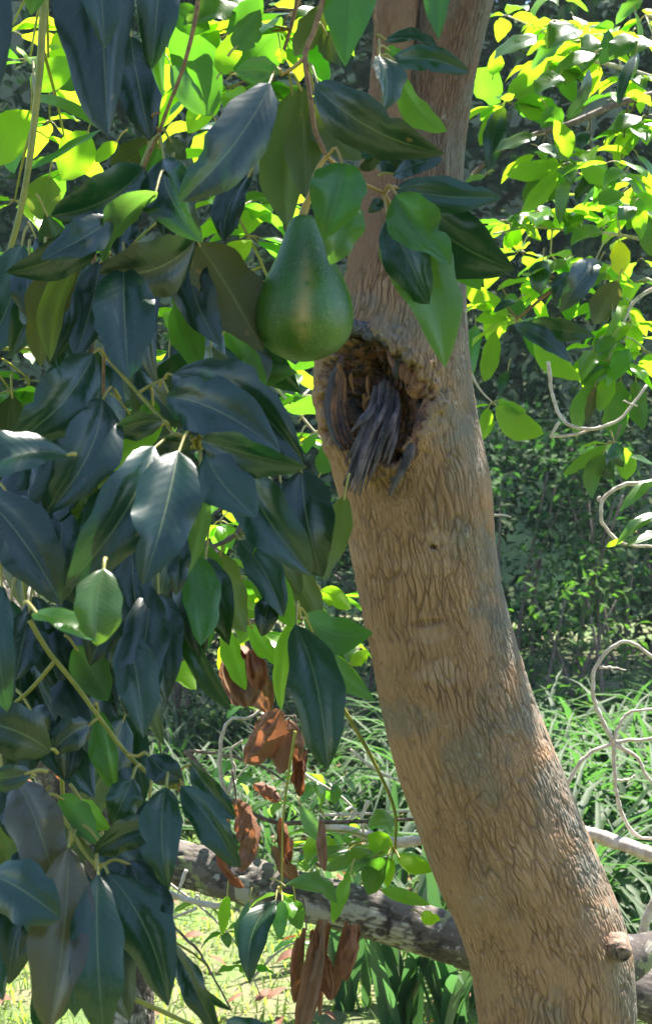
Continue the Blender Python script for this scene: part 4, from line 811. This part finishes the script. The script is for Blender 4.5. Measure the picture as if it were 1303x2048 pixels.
# ------------------------------------------------------------------ lichened tree with a low limb
random.seed(104)
old = empty('lichened_tree', P(275, 2600, 2.75), 'grey lichen covered tree at lower left with a low limb reaching behind the trunk', 'tree')
def lich_sculpt(pos, out, px, py, A, ex): return pos, {}
trunk_surface('trunk', [(190, 320, 2400), (215, 310, 2048), (205, 300, 1900), (165, 275, 1760), (110, 255, 1640), (70, 225, 1540), (20, 190, 1430), (-60, 120, 1300), (-160, 40, 1150)], lambda y: 2.75, 110, 260, M['lichen_bark'], old, old.location, 51, cell=(0.016, 0.03), amp=0.0042)
def low_limb():
    pts = [(190, 1672, 2.75), (300, 1708, 2.72), (380, 1732, 2.7), (520, 1770, 2.68), (680, 1812, 2.66), (820, 1852, 2.66), (940, 1888, 2.66), (1100, 1932, 2.66), (1280, 1986, 2.64), (1450, 2060, 2.62), (1800, 2240, 2.6)]
    nl, nu = 420, 80
    cs = catmull([P(*p) for p in pts], nl); rs = catmull([(r / F * 2.67, 0, 0) for r in (46, 46, 46, 47, 47, 48, 49, 50, 52, 54, 56)], nl)[:, 0]
    T, S, N = frames(cs); A, L = np.meshgrid(np.arange(nu) / nu * 2 * math.pi, np.arange(nl + 1))
    seg = np.concatenate([[0], np.cumsum(np.linalg.norm(np.diff(cs, axis=0), axis=1))]); u = A * .05; v = seg[L]
    e, cid = voronoi_edge((u + .006 * fbm(u * 50, v * 20, None, 3)) / .011, (v + .02 * fbm(u * 30, v * 20, None, 4)) / .04, 9)
    crack = (1 - smooth01(e, .03, .32)) * smooth01(vnoise(u * 30, v * 16, None, 8), .2, .6)
    rad = rs[L] * (1 + .16 * (fbm(np.cos(A) + v * 6, np.sin(A), v * 7, 5) - .5)) + .003 * (cid - .5) - .0035 * crack
    pos = cs[L] + S[L] * (np.cos(A) * rad)[..., None] + N[L] * (np.sin(A) * rad)[..., None]
    i = np.arange(nl)[:, None] * nu; a = np.arange(nu)[None, :]; b = (a + 1) % nu
    o = mesh_obj('limb', pos.reshape(-1, 3), np.stack([i + a, i + b, i + nu + b, i + nu + a], -1).reshape(-1, 4), M['lichen_bark'], old, loc=old.location)
    attr(o, 'crack', crack.ravel()); attr(o, 'tone', cid.ravel())
low_limb()
# ------------------------------------------------------------------ bare twigs and vines
random.seed(105)
def twigs(name, label, parts, cat='twig', mat='twig_pale', group='bare twigs and vines'):
    """parts: list of (points, radius px); the first is the main stem"""
    e = empty(name, P(*parts[0][0][0]), label, cat, group)
    for k, p in enumerate(parts):
        stem(e, p[0], p[1], p[2] if len(p) > 2 else mat, 'main_stem' if k == 0 else 'side_shoot', .42, p[3] if len(p) > 3 else .6, kink=.0018)
    return e
d = 2.45
curly = twigs('bare_vine', 'pale curling leafless vine making loops at the right edge over the tall grass',
      [([(1172, 1668, d), (1138, 1615, d), (1132, 1575, d), (1168, 1515, d), (1226, 1487, d), (1290, 1478, d), (1360, 1470, d)], 5.5),
       ([(1226, 1487, d), (1196, 1425, d), (1184, 1385, d), (1192, 1330, d), (1240, 1284, d), (1285, 1300, d), (1340, 1345, d)], 5),
       ([(1226, 1487, d), (1229, 1560, d), (1240, 1620, d), (1268, 1668, d), (1300, 1677, d), (1350, 1670, d)], 4.5),
       ([(1228, 1488, d), (1272, 1515, d), (1288, 1545, d), (1310, 1575, d)], 4.5), ([(1224, 1482, d), (1243, 1440, d), (1270, 1422, d), (1340, 1416, d)], 4),
       ([(1197, 1335, d), (1225, 1335, d), (1252, 1340, d)], 3.2, 'twig_pale', .3), ([(1233, 1560, d), (1255, 1560, d), (1268, 1550, d)], 3, 'twig_pale', .6), ([(1130, 1580, d), (1124, 1586, d), (1122, 1580, d)], 4)])
twigs('bare_branch', 'sunlit white dead branch passing behind the trunk above the lichened limb', [([(600, 1640, 2.6), (700, 1662, 2.58), (800, 1684, 2.56), (960, 1660, 2.54), (1100, 1650, 2.5), (1165, 1662, 2.46), (1230, 1685, 2.44), (1340, 1722, 2.4)], 8, 'twig_pale', 1.9),
      ([(1285, 1880, 2.5), (1290, 1840, 2.5), (1320, 1780, 2.5)], 11, 'twig_pale', .8)], 'branch')
twigs('bare_vine', 'thin bowed bare twig in dark shade right of the hollow', [([(1094, 722, 2.7), (1104, 790, 2.7), (1128, 842, 2.68), (1180, 858, 2.66), (1240, 835, 2.66), (1292, 772, 2.68)], 4.2, 'twig_pale'),
      ([(1118, 842, 2.68), (1106, 862, 2.68), (1104, 874, 2.68), (1160, 866, 2.67), (1200, 852, 2.66)], 3.6), ([(1272, 812, 2.67), (1255, 806, 2.66), (1245, 800, 2.66)], 2.2)])
e = twigs('bare_vine', 'pale hooked twig with pale leaves at the right edge below the leaf spray', [([(1285, 966, 2.6), (1240, 972, 2.6), (1205, 1000, 2.6), (1202, 1040, 2.6), (1236, 1082, 2.6), (1280, 1092, 2.6), (1340, 1096, 2.6)], 4.5), ([(1205, 1003, 2.6), (1196, 1000, 2.6), (1200, 994, 2.6)], 4.5)])
for L in [(1320, 955, 1238, 1022, 30, 2.55, 'glint', 'w'), (1330, 1030, 1230, 1090, 30, 2.55, 'glint', 'w'), (1330, 1065, 1250, 1092, 26, 2.5, 'glint', 's'), (1318, 940, 1262, 912, 22, 2.55, 'glint', 'w'), (1250, 1078, 1210, 1094, 12, 2.55, 160, 'y')]: make_leaf(e, *L[:6], roll=L[6], tone=L[7], nt=8, nu=2)
twigs('bare_vine', 'long brown vine sweeping under the dry leaves toward the trunk', [([(370, 1500, 2.3), (430, 1570, 2.3), (480, 1615, 2.3), (560, 1645, 2.3), (690, 1644, 2.32), (790, 1640, 2.34), (900, 1640, 2.36)], 5.5, 'twig_dark'),
      ([(455, 1590, 2.3), (440, 1545, 2.3), (443, 1480, 2.3), (462, 1440, 2.3), (510, 1430, 2.3), (560, 1365, 2.3)], 4.5), ([(510, 1430, 2.3), (560, 1432, 2.3), (590, 1434, 2.3)], 3, 'twig_dark'),
      ([(456, 1585, 2.3), (468, 1540, 2.3), (462, 1500, 2.3), (485, 1482, 2.3)], 4)])
twigs('bare_twig', 'straight dark twig behind the long vine at lower left', [([(376, 1500, 2.5), (450, 1510, 2.5), (520, 1532, 2.5), (568, 1560, 2.5)], 3.5, 'twig_dark')], mat='twig_dark')
twigs('bare_twig', 'half sunlit broken stick under the lichened limb near the big leaves', [([(305, 1772, 2.4), (360, 1795, 2.4), (410, 1808, 2.4), (462, 1816, 2.4)], 5.5, 'twig_pale', 1.2), ([(372, 1740, 2.45), (355, 1790, 2.45)], 4), ([(395, 1815, 2.42), (350, 1835, 2.42), (330, 1842, 2.42)], 3.2)])
twigs('bare_twig', 'fine forked shoots sloping down from the lower left leaves', [([(330, 1838, 2.2), (390, 1895, 2.2), (415, 1935, 2.2), (460, 2015, 2.2)], 3, 'twig_dark'), ([(325, 1870, 2.2), (390, 1910, 2.2), (420, 1940, 2.2)], 3, 'stem_green')], mat='twig_dark')
twigs('bare_twig', 'pale spur sticking out of the trunk right side', [([(980, 1034, 2.1), (1000, 1030, 2.1), (1022, 1033, 2.1)], 3, 'twig_pale')])
twigs('bare_twig', 'slanting dry twigs above the lichened limb beside the green shoot', [([(700, 1500, 2.6), (760, 1545, 2.6), (830, 1570, 2.6)], 3, 'twig_pale'), ([(735, 1600, 2.55), (722, 1640, 2.55), (735, 1690, 2.55)], 4), ([(600, 1700, 2.5), (660, 1740, 2.5), (720, 1720, 2.5)], 4, 'twig_dark'), ([(640, 1630, 2.6), (760, 1625, 2.6), (860, 1618, 2.6)], 3.5)])
twigs('bare_twig', 'thin dark sticks left of the lower leaves over bright grass', [([(20, 1370, 2.2), (70, 1420, 2.2), (125, 1470, 2.2)], 4, 'twig_dark'), ([(115, 1310, 2.2), (130, 1380, 2.2), (133, 1450, 2.2)], 3, 'twig_dark')], mat='twig_dark')

# ------------------------------------------------------------------ dry leaves
random.seed(106)
def crumpled(parent, bx, by, tx, ty, w, d, seed):
    """a dead leaf: rolled along its length and creased"""
    B, Tp = P(bx, by, d), P(tx, ty, d + random.uniform(-.02, .02)); a = (Tp - B); Ln = a.length; a.normalize()
    c = Vector((random.uniform(-.5, .5), -1, random.uniform(-.3, .3))); n = (c - a * c.dot(a)).normalized(); s = a.cross(n)
    nt, nu = 18, 7; ts = np.linspace(0, 1, nt + 1); us = np.linspace(-1, 1, 2 * nu + 1); T_, U = np.meshgrid(ts, us, indexing='ij')
    hw = leaf_profile(np.clip(T_ * .93 + .05, 0, 1), .8) * w / F * d / 2; rollk = random.uniform(.9, 2.4) * random.choice((-1, 1))
    ang = U * rollk; x = np.sin(ang) / rollk * hw; z = (1 - np.cos(ang)) / rollk * hw
    cr = (fbm(T_ * 5 + seed, U * 2.6 + seed, None, seed) - .5) * 1.1
    v = np.array(B) + np.array(a) * (T_ * Ln + cr * .1 * Ln * np.abs(U))[..., None] + np.array(s) * (x + cr * hw * .6)[..., None] + np.array(n) * (z + cr * hw * 1.3 + .10 * Ln * np.sin(T_ * 3 + seed))[..., None]
    m = 2 * nu + 1; f = [(i * m + j, (i + 1) * m + j, (i + 1) * m + j + 1, i * m + j + 1) for i in range(nt) for j in range(m - 1)]
    return mesh_obj('dry_leaf', v.reshape(-1, 3), f, M['dry'], parent, loc=B)
def dry(label, d, leaves, group='hanging dead brown leaves'):
    e = empty('dead_leaf_cluster', P(leaves[0][0], leaves[0][1], d), label, 'dead leaves', group)
    for k, L in enumerate(leaves): crumpled(e, *L, d + random.uniform(-.03, .03), random.randint(1, 99))
    x, y = leaves[0][:2]; stem(e, [(x - 6, y - 60, d), (x, y - 20, d), (x + 3, y + 10, d)], 2.5, 'twig_dark', 'stalk')
dry('bright rust brown curled dead leaves hanging left of the trunk, highest of the dead clusters', 2.0, [(462, 1288, 490, 1416, 96), (450, 1292, 528, 1335, 70), (490, 1315, 536, 1424, 76), (445, 1325, 480, 1410, 60), (500, 1300, 520, 1380, 60)])
dry('brown dead leaves caught on the pale vine crook', 2.2, [(560, 1420, 496, 1530, 84), (545, 1435, 566, 1545, 66), (520, 1460, 560, 1530, 64), (575, 1440, 600, 1520, 50)])
dry('narrow tan dead leaf strip beside the straight green shoot', 2.25, [(595, 1490, 600, 1592, 56), (615, 1500, 590, 1580, 40)])
dry('red brown dead leaves resting on top of the lichened limb', 2.2, [(470, 1600, 505, 1722, 74), (455, 1615, 440, 1700, 40), (500, 1650, 480, 1745, 40), (430, 1700, 490, 1770, 30), (505, 1570, 560, 1602, 40), (560, 1640, 580, 1720, 50), (545, 1690, 600, 1770, 40)])
dry('large bunch of folded brown dead leaves hanging below the lichened limb', 2.45, [(610, 1850, 590, 2010, 44), (640, 1845, 605, 2080, 50), (660, 1850, 640, 2030, 52), (625, 1860, 660, 2000, 56), (690, 1840, 665, 2005, 44), (705, 1850, 690, 1960, 40), (720, 1850, 712, 1920, 44), (600, 1880, 580, 1970, 30)])
dry('dark brown dead leaves among the left edge leaves above the dappled trunk', 1.9, [(92, 1375, 125, 1490, 46), (75, 1440, 100, 1510, 50), (110, 1490, 130, 1560, 50)])
dry('slim brown dead leaf behind the lower left leaves', 1.7, [(320, 1510, 372, 1590, 30), (640, 1640, 650, 1740, 24)])

# ------------------------------------------------------------------ grass and strap leaved plants
random.seed(107)
def blade(base, h, lean, az_, w, arch, nseg=6):
    dirv = np.array((math.cos(az_), math.sin(az_), 0)); side = np.array((-math.sin(az_), math.cos(az_), 0))
    t = np.linspace(0, 1, nseg + 1); bend = arch * t ** 2
    x = h * (lean * t + np.sin(bend) * t * .75); z = h * t * np.cos(bend * .95) * (1 - .12 * lean)
    hw = w / 2 * (1 - t ** 3) * (0.55 + 0.45 * np.sin(np.clip(t * 1.6, 0, 1) * math.pi / 2)); hw[-1] = w * .02
    c = np.array(base) + dirv * x[:, None] + np.array((0, 0, 1)) * z[:, None]
    v = np.empty((3 * (nseg + 1), 3)); v[0::3] = c - side * hw[:, None] + np.array((0, 0, 1)) * hw[:, None] * .5; v[1::3] = c; v[2::3] = c + side * hw[:, None] + np.array((0, 0, 1)) * hw[:, None] * .5
    f = []
    for i in range(nseg):
        for j in (0, 1): f.append((3 * i + j, 3 * i + j + 1, 3 * i + 3 + j + 1, 3 * i + 3 + j))
    return v, f
def grass_mass(name, label, n, region, h, w, arch, color, cat='grass', nseg=5, clump=None):
    V, Fc, off = [], [], 0
    for k in range(n):
        x, y = region()
        v, f = blade((x, y, -.03), random.uniform(*h), random.uniform(.05, .35), random.uniform(0, 6.28), random.uniform(*w), random.uniform(*arch), nseg)
        V.append(v); Fc += [tuple(i + off for i in q) for q in f]; off += len(v)
    o = mesh_obj(name, np.vstack(V), Fc, M['grass']); o.color = (*color, 1); tag(o, label, cat, kind='stuff'); return o
def clumped(x0, x1, y0, y1, n):
    cs = [(random.uniform(x0, x1), random.uniform(y0, y1)) for _ in range(n)]
    return lambda: (lambda c: (c[0] + random.gauss(0, .07), c[1] + random.gauss(0, .07)))(random.choice(cs))
grass_mass('tall_grass', 'tall arching sunlit grass at the right behind the trunk', 3400, clumped(.5, 3.2, 4.2, 8.2, 95), (.45, 1.0), (.022, .055), (.6, 1.9), (.028, .085, .038), nseg=7)
grass_mass('short_grass', 'short pale green sunlit lawn grass at the bottom left', 22000, lambda: (random.uniform(-2.6, 2.2), random.uniform(3.0, 8.0)), (.03, .11), (.005, .011), (.3, 1.6), (.11, .18, .045), nseg=2)
grass_mass('weeds', 'low tangled weeds between the lawn and the dark shrubs', 4200, clumped(-2.9, 2.6, 5.0, 8.8, 120), (.15, .6), (.014, .036), (.4, 1.6), (.026, .075, .038), nseg=5)
def strap(label, x, y, n, h, seed):
    e = empty('strap_leaf_plant', (x, y, 0), label, 'plant', 'strap leaved plants by the trunk foot')
    for k in range(n):
        v, f = blade((x + random.gauss(0, .03), y + random.gauss(0, .03), -.02), h * random.uniform(.65, 1.1), random.uniform(.02, .3), random.uniform(0, 6.28), random.uniform(.035, .06), random.uniform(.1, .9), 9)
        o = mesh_obj('leaf', v, f, M['grass'], e, loc=(x, y, 0)); kk = random.uniform(.8, 1.2); o.color = (.026 * kk, .075 * kk, .048 * kk, 1)
def at_ground(px, d): return (px - 651.5) / F * d, d
for lab, px, d_, n, h in (('broad bluish strap leaf plant nearest the trunk at the bottom', 905, 3.6, 15, .66), ('upright strap leaf plant under the lichened limb, left of the bluish one', 810, 3.7, 14, .74), ('strap leaf plant behind the hanging brown dead leaves', 690, 4.0, 12, .6),
                          ('small strap leaf plant deep behind the lichened limb', 760, 4.6, 14, .7), ('strap leaf plant half hidden behind the trunk foot', 960, 4.1, 12, .62)):
    x, y = at_ground(px, d_); strap(lab, x, y, n, h, 1)

def litter():
    V, Fc, off = [], [], 0
    for k in range(900):
        x, y = random.uniform(-2.4, 2.4), random.uniform(3.0, 8.0); a = random.uniform(0, 6.28); L = random.uniform(.05, .12)
        b = np.array((x, y, random.uniform(.03, .09))); t = b + L * np.array((math.cos(a), math.sin(a), random.uniform(-.25, .25)))
        v, f, _ = leaf_grid(b, t, L * .4, (random.gauss(0, .3), random.gauss(0, .3), 1), fold=random.uniform(-.5, .6), wave=.12, nt=4, nu=1, ph=random.uniform(0, 6), curl=.3)
        V.append(v); Fc += [tuple(i_ + off for i_ in q) for q in f]; off += len(v)
    tag(mesh_obj('leaf_litter', np.vstack(V), Fc, M['dry']), 'scattered dry leaf litter on the grass', 'leaf litter', kind='stuff')
litter()

# ------------------------------------------------------------------ background shrubs, woodland
random.seed(108)
def leaf_cloud(n, sample, size, aspect=.45, upbias=.6):
    """many small pointed leaves, each a folded blade of two quads' worth of faces"""
    V = np.empty((n, 5, 3)); 
    pos = np.array([sample() for _ in range(n)])
    az_ = rng.uniform(0, 2 * math.pi, n); dip = rng.normal(-.3, .45, n); L = rng.uniform(*size, n); W = L * aspect * rng.uniform(.7, 1.2, n)
    a = np.stack([np.cos(az_) * np.cos(dip), np.sin(az_) * np.cos(dip), np.sin(dip)], -1)
    up = np.stack([rng.normal(0, .5, n), rng.normal(0, .5, n), np.ones(n)], -1); s = np.cross(up, a); s /= np.linalg.norm(s, axis=1)[:, None]; nn = np.cross(a, s)
    V[:, 0] = pos; V[:, 1] = pos + a * (L * .5)[:, None] + s * (W * .5)[:, None] + nn * (W * .12)[:, None]; V[:, 2] = pos + a * L[:, None] - nn * (L * .1)[:, None]
    V[:, 3] = pos + a * (L * .5)[:, None] - s * (W * .5)[:, None] + nn * (W * .12)[:, None]; V[:, 4] = pos + a * (L * .5)[:, None]
    i = np.arange(n) * 5
    f = np.concatenate([np.stack([i, i + 1, i + 4], -1), np.stack([i + 1, i + 2, i + 4], -1), np.stack([i + 2, i + 3, i + 4], -1), np.stack([i + 3, i, i + 4], -1)])
    return V.reshape(-1, 3), f
def clumps(cx, cy, z0, z1, rx, ry, n):
    cs = []
    for _ in range(n):
        t = random.random(); cs.append((cx + random.gauss(0, rx * .5), cy + random.gauss(0, ry * .5), z0 + (z1 - z0) * t ** .8, random.uniform(.18, .42)))
    def s():
        c = random.choice(cs); v = np.random.default_rng(random.randint(0, 1 << 30)).normal(0, 1, 3); v /= np.linalg.norm(v) + 1e-6
        r = c[3] * random.random() ** .4; return (c[0] + v[0] * r, c[1] + v[1] * r, max(.02, c[2] + v[2] * r * .7))
    return s
def shrub(label, px, d_, h, rx, n, color, size=(.04, .08), z0=.1):
    x, y = at_ground(px, d_); e = empty('shrub', (x, y, 0), label, 'shrub', 'dark shrubs at the edge of the wood')
    v, f = leaf_cloud(n, clumps(x, y, z0, h, rx, .6, 26), size); o = mesh_obj('foliage', v, f, M['shade'], e, loc=(x, y, 0), smooth=False); o.color = (*color, 1); o['kind'] = 'stuff'
    for k in range(4):
        tube('stem', [(x + random.gauss(0, .08), y, -.05), (x + random.gauss(0, .15), y + random.gauss(0, .1), h * .4), (x + random.gauss(0, rx * .5), y + random.gauss(0, .3), h * .85)], [.02, .013, .006], M['twig_dark'], e, nu=6)
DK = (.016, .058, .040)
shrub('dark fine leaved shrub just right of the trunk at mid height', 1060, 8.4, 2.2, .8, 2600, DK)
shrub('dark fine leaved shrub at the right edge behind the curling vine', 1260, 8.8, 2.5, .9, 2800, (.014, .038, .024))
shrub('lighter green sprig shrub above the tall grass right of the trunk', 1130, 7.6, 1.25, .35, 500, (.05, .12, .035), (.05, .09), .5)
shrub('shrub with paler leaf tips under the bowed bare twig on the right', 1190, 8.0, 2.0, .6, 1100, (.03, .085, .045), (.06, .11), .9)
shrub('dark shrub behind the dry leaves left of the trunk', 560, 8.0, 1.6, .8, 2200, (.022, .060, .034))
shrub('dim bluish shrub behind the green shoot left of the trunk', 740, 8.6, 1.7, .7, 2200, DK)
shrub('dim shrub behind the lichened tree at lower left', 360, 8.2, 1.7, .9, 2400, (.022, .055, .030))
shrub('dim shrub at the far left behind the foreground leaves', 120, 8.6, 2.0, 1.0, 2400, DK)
def woodland_and_screen():
    tufts = [(random.uniform(-9, 9), random.uniform(12.0, 15.5), random.random() ** .9 * 12, random.uniform(.35, .8)) for _ in range(900)]
    def s():
        c = random.choice(tufts); v_ = Vector((random.gauss(0, 1), random.gauss(0, 1), random.gauss(0, 1))).normalized() * c[3] * random.random() ** .35
        return (c[0] + v_.x, c[1] + v_.y, max(0, c[2] + v_.z * .75))
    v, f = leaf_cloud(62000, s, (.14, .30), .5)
    v2, f2 = leaf_cloud(9000, lambda: (random.uniform(-11, 11), -random.uniform(6.5, 9.5), random.random() ** 1.2 * (5.4 + 1.2 * math.sin(random.uniform(0, 6)))), (.3, .5), .5)   # unseen leaves added behind the viewer to darken low reflections on the foreground
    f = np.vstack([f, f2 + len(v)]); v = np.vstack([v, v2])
    o = mesh_obj('woodland_and_screen', v, f, M['shade'], smooth=False); o.color = (.010, .040, .026, 1); tag(o, 'dark shaded wood closing off the background, with unseen leaves added behind the viewer', 'wood', kind='stuff')
woodland_and_screen()
# ------------------------------------------------------------------ unseen avocado canopy overhead, shaped along sun rays to shade the foreground
random.seed(109)
def shade_crown():
    gaps = [P(40, 935, 1.0), P(-20, 950, 1.0), P(130, 1255, .97), P(205, 1215, .97), P(228, 1090, 1.1), P(170, 1255, .97), P(615, 1785, 2.0), P(330, 1240, 2.1), P(180, 1520, 2.68), P(190, 1560, 2.68)]  # holes kept open along sun rays so chosen spots get sun patches
    def s():
        while True:
            p = Vector((random.uniform(-1.25, .42), random.uniform(.7, 2.0), random.uniform(.9, 2.7)))
            if p.x < 0 and p.y > 1.75: continue
            if p.x < -.12 and p.z < 1.75 and random.random() < .55: continue
            q = p + SUN * random.uniform(1.0, 5.0)
            if any(((q - g) - SUN * (q - g).dot(SUN)).length < .10 for g in gaps): continue
            if 3.0 + .35 * math.sin(q.x * 3) < q.z < 4.9 and q.z > 1.6 + .415 * q.y + .45: return (q.x, q.y, q.z)
    v, f = leaf_cloud(3300, s, (.12, .20), .42); o = mesh_obj('shade_crown', v, f, M['fine'], tree, loc=TL, smooth=False); o.color = (.024, .062, .022, 1); o['kind'] = 'stuff'
shade_crown()

# ------------------------------------------------------------------ humid air
def haze():
    x, y0, y1, z0, z1 = 70, -70, 70, -1.2, 20.0
    v = [(a, b, c) for c in (z0, z1) for b in (y0, y1) for a in (-x, x)]
    f = [(0, 2, 3, 1), (4, 5, 7, 6), (0, 1, 5, 4), (2, 6, 7, 3), (0, 4, 6, 2), (1, 3, 7, 5)]
    m = bpy.data.materials.new('humid_air'); m.use_nodes = True; m.node_tree.nodes.clear()
    out = m.node_tree.nodes.new('ShaderNodeOutputMaterial'); vol = m.node_tree.nodes.new('ShaderNodeVolumePrincipled')
    vol.inputs['Color'].default_value = (0.82, 0.92, 1.0, 1); vol.inputs['Density'].default_value = 0.0011; vol.inputs['Anisotropy'].default_value = 0.25
    m.node_tree.links.new(vol.outputs[0], out.inputs['Volume'])
    o = mesh_obj('haze', v, f, m, smooth=False); tag(o, 'thin humid haze filling the air', 'haze', kind='stuff')
haze()
